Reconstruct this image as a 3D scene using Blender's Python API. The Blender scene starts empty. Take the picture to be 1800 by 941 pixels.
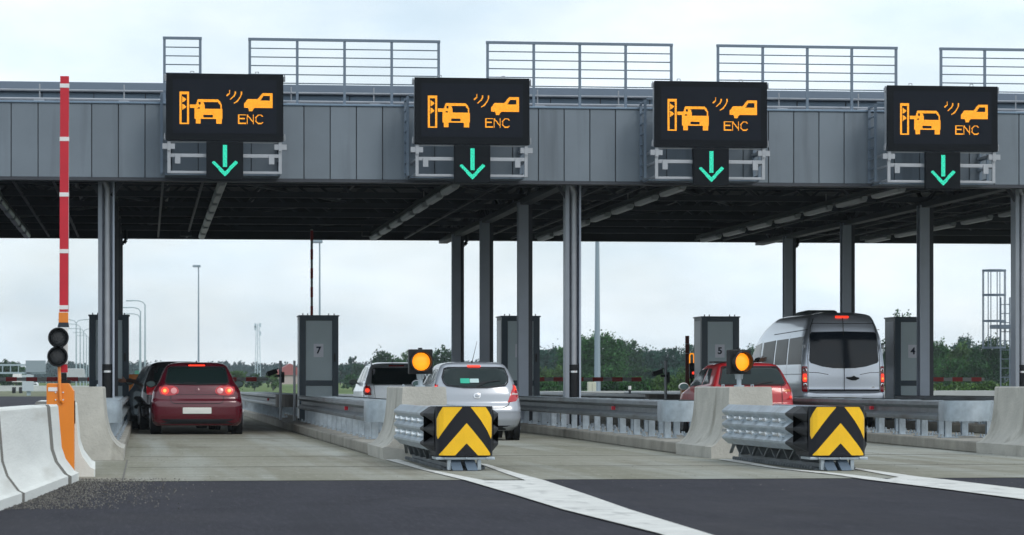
import bpy, math, random
from mathutils import Vector, Matrix, Euler
random.seed(7)
R = math.radians
sc = bpy.context.scene
# ------------------------------------------------------------------ camera
F = 5260.0; H = 0.97; Y0 = 676.0; TH = math.atan(645 / F); SN, CS = math.sin(TH), math.cos(TH)
cam = bpy.data.cameras.new('camera'); co = bpy.data.objects.new('camera', cam); sc.collection.objects.link(co)
co.location = (0, 0, H); co.rotation_euler = (R(90), 0, -TH)
cam.sensor_width = 36; cam.lens = 36 * F / 1800; cam.shift_y = (Y0 - 470.5) / 1800
cam.clip_start = 0.5; cam.clip_end = 9000; sc.camera = co
cam.dof.use_dof = True; cam.dof.focus_distance = 46; cam.dof.aperture_fstop = 6.3
# ------------------------------------------------------------------ world, sun, exposure
SUN_EL, SUN_AZ = R(40), R(152)      # azimuth measured from +Y clockwise (sun behind and right of the camera)
w = bpy.data.worlds.new('World'); sc.world = w; w.use_nodes = True
nt = w.node_tree; nt.nodes.clear()
def wn(t, **k):
    n = nt.nodes.new(t)
    for a, b in k.items(): setattr(n, a, b)
    return n
out = wn('ShaderNodeOutputWorld'); bg = wn('ShaderNodeBackground'); sky = wn('ShaderNodeTexSky', sky_type='NISHITA', sun_disc=False)
sky.sun_elevation = SUN_EL; sky.sun_rotation = SUN_AZ; sky.air_density = 1.0; sky.dust_density = 2.0
tc = wn('ShaderNodeTexCoord'); mp = wn('ShaderNodeMapping'); mp.inputs['Scale'].default_value = (1, 1, 2.6)
no = wn('ShaderNodeTexNoise'); no.inputs['Scale'].default_value = 7.0; no.inputs['Detail'].default_value = 6; no.inputs['Roughness'].default_value = .55
rp = wn('ShaderNodeValToRGB'); rp.color_ramp.elements[0].position = .36; rp.color_ramp.elements[0].color = (.60, .60, .60, 1); rp.color_ramp.elements[1].position = .66; rp.color_ramp.elements[1].color = (1, 1, 1, 1)
mx = wn('ShaderNodeMix', data_type='RGBA')
no2 = wn('ShaderNodeTexNoise'); no2.inputs['Scale'].default_value = 16.0; no2.inputs['Detail'].default_value = 5
cr = wn('ShaderNodeValToRGB'); cr.color_ramp.elements[0].position = .3; cr.color_ramp.elements[0].color = (7.5, 8.8, 9.9, 1); cr.color_ramp.elements[1].position = .7; cr.color_ramp.elements[1].color = (9.4, 10.1, 10.5, 1)
L = nt.links.new
L(tc.outputs['Generated'], mp.inputs['Vector']); L(mp.outputs['Vector'], no.inputs['Vector']); L(mp.outputs['Vector'], no2.inputs['Vector'])
L(no.outputs['Fac'], rp.inputs['Fac']); L(no2.outputs['Fac'], cr.inputs['Fac'])
L(rp.outputs['Color'], mx.inputs['Factor']); L(sky.outputs['Color'], mx.inputs['A']); L(cr.outputs['Color'], mx.inputs['B'])
L(mx.outputs['Result'], bg.inputs['Color']); bg.inputs['Strength'].default_value = 0.098; L(bg.outputs['Background'], out.inputs['Surface'])
sl = bpy.data.lights.new('sun', 'SUN'); so = bpy.data.objects.new('sun', sl); sc.collection.objects.link(so)
sl.energy = 0.8; sl.angle = R(16); sl.color = (1, .96, .9)
sd = Vector((math.sin(SUN_AZ) * math.cos(SUN_EL), math.cos(SUN_AZ) * math.cos(SUN_EL), math.sin(SUN_EL)))
so.rotation_euler = sd.to_track_quat('Z', 'Y').to_euler()
sc.view_settings.view_transform = 'Standard'; sc.view_settings.look = 'None'; sc.view_settings.exposure = 0.30; sc.view_settings.gamma = 1
sc.render.engine = 'CYCLES'

# ------------------------------------------------------------------ picture measurements -> metres
def Wd(px, d):
    t = (px - 900) / F
    return d * (SN + t * CS), d * (CS - t * SN)
def G(px, py, z=0.0): return Wd(px, F * (H - z) / (py - Y0))
def PX(px, Y):
    t = (px - 900) / F; d = Y / (CS - t * SN); return d * (SN + t * CS)
def DD(px, Y):
    t = (px - 900) / F; return Y / (CS - t * SN)
def ZZ(px, py, Y): return H + (Y0 - py) * DD(px, Y) / F

# ------------------------------------------------------------------ materials
MATS = {}
def mat(name, col, rough=.6, metal=0.0, var=0.0, vs=3.0, stretch=(1, 1, 1), bump=0.0, bs=40.0, emit=None, es=0, coat=0.0, stain=None, island=0.0, spec=None, vd=6):
    if name in MATS: return MATS[name]
    m = bpy.data.materials.new(name); m.use_nodes = True; t = m.node_tree; b = t.nodes['Principled BSDF']; lk = t.links.new
    b.inputs['Base Color'].default_value = (*col, 1); b.inputs['Roughness'].default_value = rough; b.inputs['Metallic'].default_value = metal
    b.inputs['Coat Weight'].default_value = coat; b.inputs['Coat Roughness'].default_value = .05
    if spec is not None: b.inputs['Specular IOR Level'].default_value = spec
    N = t.nodes.new; src = None
    if var or bump or stain:
        tc = N('ShaderNodeTexCoord'); mp = N('ShaderNodeMapping'); mp.inputs['Scale'].default_value = stretch; lk(tc.outputs['Object'], mp.inputs['Vector'])
    if var:
        n = N('ShaderNodeTexNoise'); n.inputs['Scale'].default_value = vs; n.inputs['Detail'].default_value = vd; n.inputs['Roughness'].default_value = .65; lk(mp.outputs['Vector'], n.inputs['Vector'])
        r = N('ShaderNodeValToRGB'); r.color_ramp.elements[0].position = .3; r.color_ramp.elements[1].position = .7
        r.color_ramp.elements[0].color = (*[c * (1 - var) for c in col], 1); r.color_ramp.elements[1].color = (*[min(1, c * (1 + var)) for c in col], 1)
        lk(n.outputs['Fac'], r.inputs['Fac']); src = r.outputs['Color']
        rr = N('ShaderNodeMapRange'); rr.inputs['To Min'].default_value = max(0, rough - .08); rr.inputs['To Max'].default_value = min(1, rough + .1); lk(n.outputs['Fac'], rr.inputs['Value']); lk(rr.outputs['Result'], b.inputs['Roughness'])
    if stain:
        scol, ss, st, lo = stain
        mp2 = N('ShaderNodeMapping'); mp2.inputs['Scale'].default_value = st; lk(tc.outputs['Object'], mp2.inputs['Vector'])
        n2 = N('ShaderNodeTexNoise'); n2.inputs['Scale'].default_value = ss; n2.inputs['Detail'].default_value = 5; lk(mp2.outputs['Vector'], n2.inputs['Vector'])
        r2 = N('ShaderNodeValToRGB'); r2.color_ramp.elements[0].position = lo; r2.color_ramp.elements[0].color = (0, 0, 0, 1); r2.color_ramp.elements[1].position = min(1, lo + .2); r2.color_ramp.elements[1].color = (1, 1, 1, 1)
        lk(n2.outputs['Fac'], r2.inputs['Fac'])
        x = N('ShaderNodeMix'); x.data_type = 'RGBA'; lk(r2.outputs['Color'], x.inputs['Factor'])
        if src: lk(src, x.inputs['A'])
        else: x.inputs['A'].default_value = (*col, 1)
        x.inputs['B'].default_value = (*scol, 1); src = x.outputs['Result']
    if island:
        g = N('ShaderNodeNewGeometry'); hs = N('ShaderNodeHueSaturation'); mr = N('ShaderNodeMapRange'); mr.inputs['To Min'].default_value = 1 - island; mr.inputs['To Max'].default_value = 1 + island
        lk(g.outputs['Random Per Island'], mr.inputs['Value']); lk(mr.outputs['Result'], hs.inputs['Value'])
        if src: lk(src, hs.inputs['Color'])
        else: hs.inputs['Color'].default_value = (*col, 1)
        src = hs.outputs['Color']
    if src: lk(src, b.inputs['Base Color'])
    if bump:
        n3 = N('ShaderNodeTexNoise'); n3.inputs['Scale'].default_value = bs; n3.inputs['Detail'].default_value = 4; lk(mp.outputs['Vector'], n3.inputs['Vector'])
        bp = N('ShaderNodeBump'); bp.inputs['Strength'].default_value = bump; bp.inputs['Distance'].default_value = .02; lk(n3.outputs['Fac'], bp.inputs['Height']); lk(bp.outputs['Normal'], b.inputs['Normal'])
    if emit:
        b.inputs['Emission Color'].default_value = (*emit, 1); b.inputs['Emission Strength'].default_value = es
    MATS[name] = m; return m

M_conc = mat('barrier_concrete', (.43, .42, .38), .85, var=.16, vs=2.2, bump=.4, bs=30, stain=((.22, .21, .175), 2.2, (1.6, 1.2, .45), .55))
M_jersey = mat('jersey_concrete', (.72, .74, .71), .85, var=.10, vs=2.5, stretch=(1, .15, 1), bump=.25, bs=40, stain=((.52, .51, .46), 2.2, (1, .12, 1.4), .58))
M_kerb = mat('kerb_concrete', (.27, .255, .22), .9, var=.25, vs=1.6, bump=.5, bs=25, stain=((.10, .085, .07), .9, (1, 1, 1), .6))
M_galv = mat('galvanised_steel', (.40, .46, .51), .36, metal=.6, var=.22, vs=5, bump=.15, bs=9, stain=((.24, .26, .27), 1.2, (1, 1, 1), .6))
M_galvw = mat('weathered_galvanised_rail', (.17, .19, .205), .5, metal=.4, var=.3, vs=2.5, bump=.15, bs=9, stain=((.09, .085, .08), 1.2, (1, .5, 3), .56))
M_bolt = mat('bright_bolt_steel', (.8, .83, .85), .22, metal=.8)
M_fascia = mat('fascia_sheet_metal', (.170, .205, .240), .45, metal=.25, var=.08, vs=.9, bump=.25, bs=1.1, island=.07, stain=((.12, .145, .172), 2.0, (1.5, 1, .12), .56))
M_seam = mat('fascia_seam', (.055, .06, .07), .7)
M_para = mat('parapet_sheet_metal', (.18, .25, .33), .45, metal=.3, var=.08, vs=.7)
M_rail = mat('painted_railing_steel', (.15, .195, .25), .5, metal=.3)
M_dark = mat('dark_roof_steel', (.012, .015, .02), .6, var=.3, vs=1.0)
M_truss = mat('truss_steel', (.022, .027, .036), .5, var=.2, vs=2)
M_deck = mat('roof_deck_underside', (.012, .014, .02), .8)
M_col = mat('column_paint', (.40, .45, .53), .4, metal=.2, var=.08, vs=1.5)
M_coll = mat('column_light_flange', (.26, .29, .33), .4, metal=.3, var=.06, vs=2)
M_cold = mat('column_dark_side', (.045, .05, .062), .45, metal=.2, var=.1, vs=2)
M_black = mat('black_plastic', (.008, .009, .011), .5, spec=.3)
M_led = mat('led_cabinet_face', (.006, .008, .011), .7, spec=.15)
M_ledi = mat('led_matrix_field', (.009, .012, .019), .7, spec=.15)
M_amber = mat('amber_led', (.9, .4, .02), .5, emit=(1, .36, .02), es=.88, island=.0)
_t = M_amber.node_tree; _g = _t.nodes.new('ShaderNodeNewGeometry'); _r = _t.nodes.new('ShaderNodeValToRGB'); _r.color_ramp.elements[0].color = (1, .22, .0, 1); _r.color_ramp.elements[1].color = (1, .44, .02, 1)
_t.links.new(_g.outputs['Random Per Island'], _r.inputs['Fac']); _t.links.new(_r.outputs['Color'], _t.nodes['Principled BSDF'].inputs['Emission Color'])
M_green = mat('green_led', (.05, .8, .5), .5, emit=(.03, .95, .62), es=.8)
M_frame = mat('sign_frame_steel', (.36, .38, .41), .4, metal=.4, var=.1, vs=4)
M_navy = mat('booth_frame_paint', (.025, .05, .075), .4, var=.1, vs=3)
M_panel = mat('booth_panel', (.52, .62, .66), .5, var=.05, vs=1.4)
M_paper = mat('paper', (.82, .84, .92), .8)
M_ink = mat('ink', (.015, .02, .05), .8)
M_white = mat('white_paint', (.78, .78, .77), .5, var=.05, vs=8)
M_red = mat('barrier_red', (.55, .012, .03), .45, var=.08, vs=5)
M_redd = mat('faded_barrier_red', (.42, .03, .035), .5)
M_greyw = mat('faded_barrier_white', (.42, .43, .43), .6)
M_orange = mat('orange_paint', (.80, .23, .012), .4, var=.05, vs=3, coat=.3)
M_yel = mat('yellow_sheeting', (.92, .53, .005), .45, var=.07, vs=4)
M_chev = mat('black_sheeting', (.008, .009, .014), .5, spec=.3)
M_lens = mat('dark_signal_lens', (.022, .025, .028), .28, bump=.6, bs=70)
M_amberlamp = mat('amber_lamp_lens', (.9, .35, .02), .3, emit=(1, .33, .01), es=.95)
M_line = mat('road_paint', (.60, .60, .57), .8, var=.16, vs=3.0, bump=.2, bs=50, stain=((.26, .26, .255), 5.0, (1, .25, 1), .56))
M_pole = mat('lamp_pole_steel', (.30, .38, .43), .5, metal=.3)
M_polef = mat('far_pole_steel', (.34, .43, .48), .6)
M_glass = mat('car_glass', (.010, .020, .020), .10, spec=.35)
M_glassv = mat('van_glass', (.006, .012, .022), .08, spec=.35)
M_tyre = mat('tyre_rubber', (.012, .012, .013), .85)
M_rim = mat('wheel_rim', (.35, .36, .38), .35, metal=.8)
M_brake = mat('lit_brake_lamp', (.8, .02, .01), .3, emit=(1, .05, .02), es=1.0)
M_brakeh = mat('bright_brake_bulb', (1, .3, .1), .3, emit=(1, .22, .03), es=1.5)
M_tail = mat('tail_lamp_red', (.50, .02, .03), .15, coat=.6)
M_tailc = mat('tail_lamp_clear', (.8, .32, .32), .2, coat=.5)
M_taila = mat('tail_lamp_amber', (.55, .12, .02), .2, coat=.5)
M_plate = mat('number_plate_white', (.72, .73, .68), .5)
M_gap = mat('panel_gap', (.006, .006, .007), .8)
M_chrome = mat('chrome', (.75, .76, .78), .15, metal=1)
M_maroon = mat('maroon_car_paint', (.10, .003, .012), .25, metal=.1, coat=.8)
M_red3 = mat('red_car_paint', (.42, .008, .014), .3, metal=.05, coat=.7)
M_silver = mat('silver_car_paint', (.38, .41, .455), .32, metal=.25, coat=.7)
M_whitec = mat('pale_car_paint', (.85, .89, .93), .28, metal=.6, coat=.7)
M_vansil = mat('silver_van_paint', (.66, .71, .80), .28, metal=.65, coat=.7)
M_darkc = mat('dark_car_paint', (.035, .028, .03), .22, metal=.4, coat=.9)
M_sideg = mat('dull_side_glass', (.010, .013, .016), .3, spec=.08)  # dull near-black glass imitating dark reflections in the van's side panes
M_trim = mat('black_trim', (.011, .012, .015), .6, spec=.3)
M_skin = mat('skin', (.42, .2, .13), .6)
M_sleeve = mat('brown_sleeve', (.06, .03, .022), .85, var=.2, vs=20)
M_lamph = mat('light_fitting_lens', (.33, .36, .38), .3)
M_lampt = mat('light_fitting_tray', (.045, .05, .058), .5)
M_trunk = mat('bark', (.06, .045, .03), .9, var=.3, vs=8)
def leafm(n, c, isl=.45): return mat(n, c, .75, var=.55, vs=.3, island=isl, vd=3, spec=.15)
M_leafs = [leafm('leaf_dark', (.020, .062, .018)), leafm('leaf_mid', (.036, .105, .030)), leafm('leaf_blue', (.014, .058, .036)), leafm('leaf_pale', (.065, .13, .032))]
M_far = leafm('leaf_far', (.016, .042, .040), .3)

# concrete slab and asphalt need their own patterns
def ground_mat(name, kind):
    m = bpy.data.materials.new(name); m.use_nodes = True; t = m.node_tree; b = t.nodes['Principled BSDF']; lk = t.links.new; N = t.nodes.new
    tc = N('ShaderNodeTexCoord')
    def noise(scale, st=(1, 1, 1), det=5, rough=.6):
        mp = N('ShaderNodeMapping'); mp.inputs['Scale'].default_value = st; lk(tc.outputs['Object'], mp.inputs['Vector'])
        n = N('ShaderNodeTexNoise'); n.inputs['Scale'].default_value = scale; n.inputs['Detail'].default_value = det; n.inputs['Roughness'].default_value = rough; lk(mp.outputs['Vector'], n.inputs['Vector']); return n.outputs['Fac']
    def ramp(f, a, ca, c2, cb):
        r = N('ShaderNodeValToRGB'); r.color_ramp.elements[0].position = a; r.color_ramp.elements[0].color = (*ca, 1); r.color_ramp.elements[1].position = c2; r.color_ramp.elements[1].color = (*cb, 1); lk(f, r.inputs['Fac']); return r.outputs['Color']
    def mix(f, a, bb, mode='MIX'):
        x = N('ShaderNodeMix'); x.data_type = 'RGBA'; x.blend_type = mode
        for s, v in (('Factor', f), ('A', a), ('B', bb)):
            if isinstance(v, (int, float)): x.inputs[s].default_value = v
            elif isinstance(v, tuple): x.inputs[s].default_value = (*v, 1)
            else: lk(v, x.inputs[s])
        return x.outputs['Result']
    if kind == 'slab':
        c = ramp(noise(1.0, (.5, .12, 1)), .3, (.200, .195, .150), .7, (.31, .305, .262))
        c = mix(ramp(noise(1.0, (.9, .03, 1), 3), .48, (0, 0, 0), .62, (.8, .8, .8)), c, (.37, .385, .36))       # swept pale wheel bands
        c = mix(ramp(noise(.8, (1.5, .15, 1), 4), .56, (0, 0, 0), .70, (.7, .7, .7)), c, (.17, .15, .12))       # oil and rubber
        c = mix(ramp(noise(60, (1, 1, 1), 3), .35, (.8, .8, .8), .65, (1.15, 1.15, 1.15)), (1, 1, 1), c, 'MULTIPLY') if False else c
        c = mix(ramp(noise(9, (1, .2, 1), 4), .62, (0, 0, 0), .74, (.5, .5, .5)), c, (.18, .17, .15))
        c = mix(ramp(noise(1.0, (.25, 2.2, 1), 5, .7), .40, (0, 0, 0), .68, (.6, .6, .6)), c, (.175, .175, .13))
        c = mix(ramp(noise(14, (1, .12, 1), 3, .8), .55, (0, 0, 0), .72, (.5, .5, .5)), c, (.40, .39, .35))
        c = mix(ramp(noise(11, (1, .10, 1), 3, .8), .60, (0, 0, 0), .72, (.6, .6, .6)), c, (.13, .12, .10))
        bsc = 60
    elif kind == 'asphalt':
        c = ramp(noise(1.5, (1, .35, 1)), .3, (.024, .024, .032), .7, (.037, .037, .047))
        sp = ramp(noise(55, (1, .5, 1), 2, .8), .58, (0, 0, 0), .75, (.8, .8, .8)); c = mix(sp, c, (.075, .075, .082))
        c = mix(ramp(noise(26, (1, .07, 1), 3, .85), .50, (0, 0, 0), .72, (.6, .6, .6)), c, (.062, .061, .070))
        c = mix(ramp(noise(21, (1, .06, 1), 3, .85), .52, (0, 0, 0), .72, (.4, .4, .4)), c, (.019, .019, .024))
        c = mix(ramp(noise(.8, (1, .05, 1), 3), .5, (0, 0, 0), .65, (.4, .4, .4)), c, (.022, .022, .027))
        dust = ramp(noise(.35, (1, .5, 1), 4), .5, (0, 0, 0), .7, (.35, .35, .35)); c = mix(dust, c, (.065, .062, .062))
        bsc = 90
    elif kind == 'field':
        c = ramp(noise(.03, (1, .3, 1), 6), .35, (.07, .12, .028), .65, (.13, .19, .05))
        c = mix(ramp(noise(.5, (1, .2, 1), 4), .45, (0, 0, 0), .75, (.5, .5, .5)), c, (.15, .16, .06)); bsc = 2
    lk(c, b.inputs['Base Color']); b.inputs['Roughness'].default_value = .9; b.inputs['Specular IOR Level'].default_value = .12
    bp = N('ShaderNodeBump'); bp.inputs['Strength'].default_value = .35; bp.inputs['Distance'].default_value = .01; lk(noise(bsc), bp.inputs['Height']); lk(bp.outputs['Normal'], b.inputs['Normal'])
    return m
M_slab = ground_mat('plaza_concrete', 'slab'); M_asph = ground_mat('asphalt', 'asphalt'); M_field = ground_mat('field_grass', 'field')
M_joint = mat('slab_joint_filler', (.13, .125, .11), .9)

# ------------------------------------------------------------------ mesh helpers
col = sc.collection
class MB:
    def __init__(s): s.v = []; s.f = []
    def quad(s, *p):
        n = len(s.v); s.v += [tuple(q) for q in p]; s.f.append(tuple(range(n, n + len(p)))); return s
    def box(s, c, d, rot=None):
        x, y, z = d[0] / 2, d[1] / 2, d[2] / 2; n = len(s.v)
        P = [Vector((a * x, b * y, e * z)) for a in (-1, 1) for b in (-1, 1) for e in (-1, 1)]
        if rot: M = Euler(rot).to_matrix(); P = [M @ p for p in P]
        c = Vector(c); s.v += [tuple(p + c) for p in P]
        s.f += [tuple(n + i for i in q) for q in ((0, 1, 3, 2), (4, 6, 7, 5), (0, 4, 5, 1), (2, 3, 7, 6), (0, 2, 6, 4), (1, 5, 7, 3))]; return s
    def b2(s, a, b):
        return s.box([(a[i] + b[i]) / 2 for i in range(3)], [abs(b[i] - a[i]) for i in range(3)])
    def tube(s, p0, p1, r, n=8, r1=None, cap=True):
        p0, p1 = Vector(p0), Vector(p1); r1 = r if r1 is None else r1; a = (p1 - p0).normalized()
        u = a.orthogonal().normalized(); vv = a.cross(u); k = len(s.v)
        for p, q in ((p0, r), (p1, r1)):
            for i in range(n):
                t = 2 * math.pi * i / n; s.v.append(tuple(p + u * math.cos(t) * q + vv * math.sin(t) * q))
        s.f += [(k + i, k + (i + 1) % n, k + n + (i + 1) % n, k + n + i) for i in range(n)]
        if cap: s.f += [tuple(k + i for i in range(n))[::-1], tuple(k + n + i for i in range(n))]
        return s
    def path(s, pts, r, n=6):
        for a, b in zip(pts[:-1], pts[1:]): s.tube(a, b, r, n)
        return s
    def bar(s, p0, p1, wd, ht):
        p0, p1 = Vector(p0), Vector(p1); a = (p1 - p0).normalized(); up = Vector((0, 0, 1)) if abs(a.z) < .9 else Vector((0, 1, 0))
        sd_ = a.cross(up).normalized(); u2 = sd_.cross(a); k = len(s.v)
        for p in (p0, p1):
            for i, j in ((-1, -1), (1, -1), (1, 1), (-1, 1)): s.v.append(tuple(p + sd_ * i * wd / 2 + u2 * j * ht / 2))
        s.f += [(k, k + 1, k + 5, k + 4), (k + 1, k + 2, k + 6, k + 5), (k + 2, k + 3, k + 7, k + 6), (k + 3, k, k + 4, k + 7), (k + 3, k + 2, k + 1, k), (k + 4, k + 5, k + 6, k + 7)]; return s
    def loft(s, secs, closed=True, caps=True):
        k = len(s.v); n = len(secs[0])
        for q in secs: s.v += [tuple(p) for p in q]
        for j in range(len(secs) - 1):
            for i in range(n if closed else n - 1):
                i2 = (i + 1) % n; s.f.append((k + j * n + i, k + j * n + i2, k + (j + 1) * n + i2, k + (j + 1) * n + i))
        if caps: s.f += [tuple(k + i for i in range(n))[::-1], tuple(k + (len(secs) - 1) * n + i for i in range(n))]
        return s
    def prism(s, poly, y0, y1):           # poly in (x,z), extruded along y
        return s.loft([[(x, y0, z) for x, z in poly], [(x, y1, z) for x, z in poly]])
    def slab(s, poly, z0, z1):            # poly in (x,y), extruded along z
        return s.loft([[(x, y, z0) for x, y in poly], [(x, y, z1) for x, y in poly]])
    def build(s, name, m, parent=None, smooth=False, bevel=0, loc=None, rz=0, fix=True):
        me = bpy.data.meshes.new(name); me.from_pydata(s.v, [], s.f); me.materials.append(m)
        if fix:
            import bmesh; b = bmesh.new(); b.from_mesh(me); bmesh.ops.recalc_face_normals(b, faces=b.faces); b.to_mesh(me); b.free()
        if smooth: me.polygons.foreach_set('use_smooth', [True] * len(me.polygons))
        o = bpy.data.objects.new(name, me); col.objects.link(o)
        if parent: o.parent = parent
        if loc: o.location = loc
        if rz: o.rotation_euler.z = rz
        if bevel:
            bv = o.modifiers.new('bevel', 'BEVEL'); bv.width = bevel; bv.segments = 2; bv.limit_method = 'ANGLE'; bv.angle_limit = R(35)
        if smooth and smooth != 'all':
            try:
                me.set_sharp_from_angle(angle=R(smooth if smooth is not True else 38))
            except Exception: pass
        return o
def tag(o, label=None, cat=None, group=None, kind=None):
    for k, v in (('label', label), ('category', cat), ('group', group), ('kind', kind)):
        if v: o[k] = v
    return o
def empty(name, loc, rz=0, label=None, cat=None, group=None):
    o = bpy.data.objects.new(name, None); col.objects.link(o); o.location = loc; o.rotation_euler.z = rz; o.empty_display_size = .3
    return tag(o, label, cat, group)
def copy_tree(o, loc=None, rz=None, label=None, parent=None):
    c = o.copy(); col.objects.link(c)
    if parent: c.parent = parent
    if loc: c.location = loc
    if rz is not None: c.rotation_euler.z = rz
    if label: c['label'] = label
    for ch in list(KIDS.get(o.name, [])) : pass
    for ch in [x for x in bpy.data.objects if x.parent == o]: copy_tree(ch, parent=c)
    return c
KIDS = {}
def text_obj(body, size, name, m, parent, loc, depth=.004):
    cu = bpy.data.curves.new(name, 'FONT'); cu.body = body; cu.size = size; cu.extrude = depth; cu.align_x = 'CENTER'; cu.align_y = 'CENTER'; cu.offset = size * .03
    tmp = bpy.data.objects.new('t', cu); col.objects.link(tmp); dg = bpy.context.evaluated_depsgraph_get(); me = bpy.data.meshes.new_from_object(tmp.evaluated_get(dg)); bpy.data.objects.remove(tmp)
    me.transform(Matrix.Rotation(R(90), 4, 'X')); me.materials.clear(); me.materials.append(m)
    o = bpy.data.objects.new(name, me); col.objects.link(o); o.parent = parent; o.location = loc; return o

# ------------------------------------------------------------------ ground and roads
def sheet(name, polys, z, m, kind='structure'):
    b = MB()
    for p in polys: b.quad(*[(x, y, z) for x, y in p])
    return tag(b.build(name, m), kind=kind)
g = MB(); xs = [-3000, -600, -200, -60, 0, 60, 200, 600, 3000]; ys = [-1500, 120, 250, 420, 520, 700, 1200, 2500, 6000]
def gz(y): return -.012 if y < 420 else min(1.3, (y - 420) / 280 * 1.3)
k = 0
for y in ys:
    for x in xs: g.v.append((x, y, gz(y)))
for j in range(len(ys) - 1):
    for i in range(len(xs) - 1): a = j * len(xs) + i; g.f.append((a, a + 1, a + 1 + len(xs), a + len(xs)))
tag(g.build('ground', M_field), kind='structure')
YE = 30.25
asp = sheet('asphalt_road', [[(-40, -400), (60, -400), (60, YE + .35), (-40, YE - .1)], [(-40, YE - .1), (-1.62, YE), (-1.62, 245), (-60, 245)]], -.004, M_asph)
slab = sheet('toll_plaza_pavement', [[(-1.6, YE), (46, YE + .3), (46, 118), (-1.6, 118)]], 0.0, M_slab)
sheet('far_motorway', [[(-1.55, 118.05), (46, 118.05), (70, 330), (-1.55, 245)]], -.003, M_asph)
jt = MB()
for y in (35.2, 40.4, 46.5, 53.5, 61, 70):
    jt.b2((-.2 if y < 41.2 else -.27, y, .001), (46, y + .02, .004))
for x, y0, y1 in ((-.235, YE, 38.5), (8.97, 42, 100), (13.6, 42, 100)):
    jt.b2((x, y0, .0015), (x + .018, y1, .0045))
tag(jt.build('slab_joint', M_joint), kind='structure')
# painted chevrons
def paint(name, pix): sheet(name, [[G(*p) for p in q] for q in pix], .008, M_line)
paint('lane_marking', [[(678, 809), (703, 809), (756, 827), (742, 827)], [(742, 827), (756, 827), (852, 846), (820, 846)],
    [(842, 816), (856, 817), (905, 832), (884, 832)], [(884, 832), (905, 832), (958, 846), (925, 846)],
    [(820, 846), (958, 846), (1035, 872), (908, 872)], [(908, 872), (1035, 872), (1106, 897), (989, 897)], [(989, 897), (1106, 897), (1242, 939), (1156, 939)], [(1156, 939), (1242, 939), (1420, 995), (1330, 995)]])
paint('lane_marking', [[(1262, 808.5), (1290, 808.5), (1375, 824), (1358, 824)], [(1358, 824), (1375, 824), (1500, 836), (1470, 836)], [(1470, 836), (1500, 836), (1560, 843.5), (1518, 843.5)],
    [(1494, 824), (1508, 824), (1620, 840), (1580, 840)], [(1580, 840), (1620, 840), (1660, 844), (1560, 843.5)],
    [(1518, 843.5), (1660, 844), (1800, 861), (1660, 861)], [(1660, 861), (1800, 861), (2000, 885), (1800, 879.5)]])
# loose grit near the left barrier
gr = MB(); rnd = random.Random(3)
for i in range(4200):
    x = -1.35 + abs(rnd.gauss(0, .42)); y = 23.5 + rnd.random() * 7.5
    x += (y - 27) * .06 + .45; s_ = rnd.uniform(.003, .009)
    gr.tube((x, y, 0), (x + rnd.uniform(-s_, s_), y, s_), s_, 4, s_ * .5)
for i in range(700):
    x = rnd.uniform(0, 14); y = rnd.uniform(27, 44); s_ = rnd.uniform(.002, .007)
    gr.tube((x, y, 0.002), (x + s_ * .3, y, s_), s_, 4, s_ * .5)
tag(gr.build('loose_grit', mat('grit', (.12, .115, .105), .9, island=.7)), label='loose grey grit scattered over the asphalt and slab', cat='gravel', kind='stuff')
# traffic islands (kerbed)
YB = 41.2
isl = [[(-1.6, YB), (-.28, YB), (-.28, 118), (-1.6, 118)],
       [(3.05, YB), (4.15, YB), (4.35, 50), (4.35, 118), (3.0, 118), (3.0, 60)],
       [(7.38, YB), (8.45, YB), (8.92, 50), (8.95, 118), (7.6, 118), (7.6, 55)],
       [(11.68, YB), (12.75, YB), (13.4, 49), (13.5, 118), (12.1, 118), (12.05, 50)],
       [(16.4, YB), (17.6, YB), (18.1, 49), (18.1, 118), (16.6, 118)]]
for p in isl:
    tag(MB().slab(p, .0, .16).build('traffic_island', M_kerb, bevel=.02), kind='structure')

# ------------------------------------------------------------------ concrete nose blocks
def nose(cx, label):
    t = empty('concrete_block', (cx, 38.6, 0), 0, label, 'concrete block', 'concrete nose blocks at the ends of the toll islands')
    prof = [(.55, 0), (.555, .15), (.50, .165), (.455, .20), (.405, .26), (.365, .34), (.335, .44), (.312, .56), (.298, .7), (.290, .84), (.286, .925), (.27, .94)]
    poly = [(x, z) for x, z in prof] + [(-x, z) for x, z in prof[::-1]]
    b = MB(); b.loft([[(x * .99, .35 * 0 + (0 if z < .16 else .10), z) for x, z in poly], [(x, .06 + (0 if z < .16 else .08), z) for x, z in poly], [(x, 2.6, z) for x, z in poly]])
    b.build('block_body', M_conc, t, smooth=30)
    e = MB()
    for s in (-.2, .2): e.path([(s, .9, .93), (s, .9, .965), (s, 1.05, .965), (s, 1.05, .93)], .008, 6)
    e.build('lifting_loop', M_galv, t)
    return t
nose(-.82, 'pale concrete nose block beside the dark booth column, leftmost of the four')
nose(3.60, 'concrete nose block under the amber lamp in front of the silver hatchback')
nose(7.91, 'concrete nose block under the amber lamp in front of the bright red hatchback')
nose(12.22, 'concrete nose block cut off by the right edge of the photo')

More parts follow.
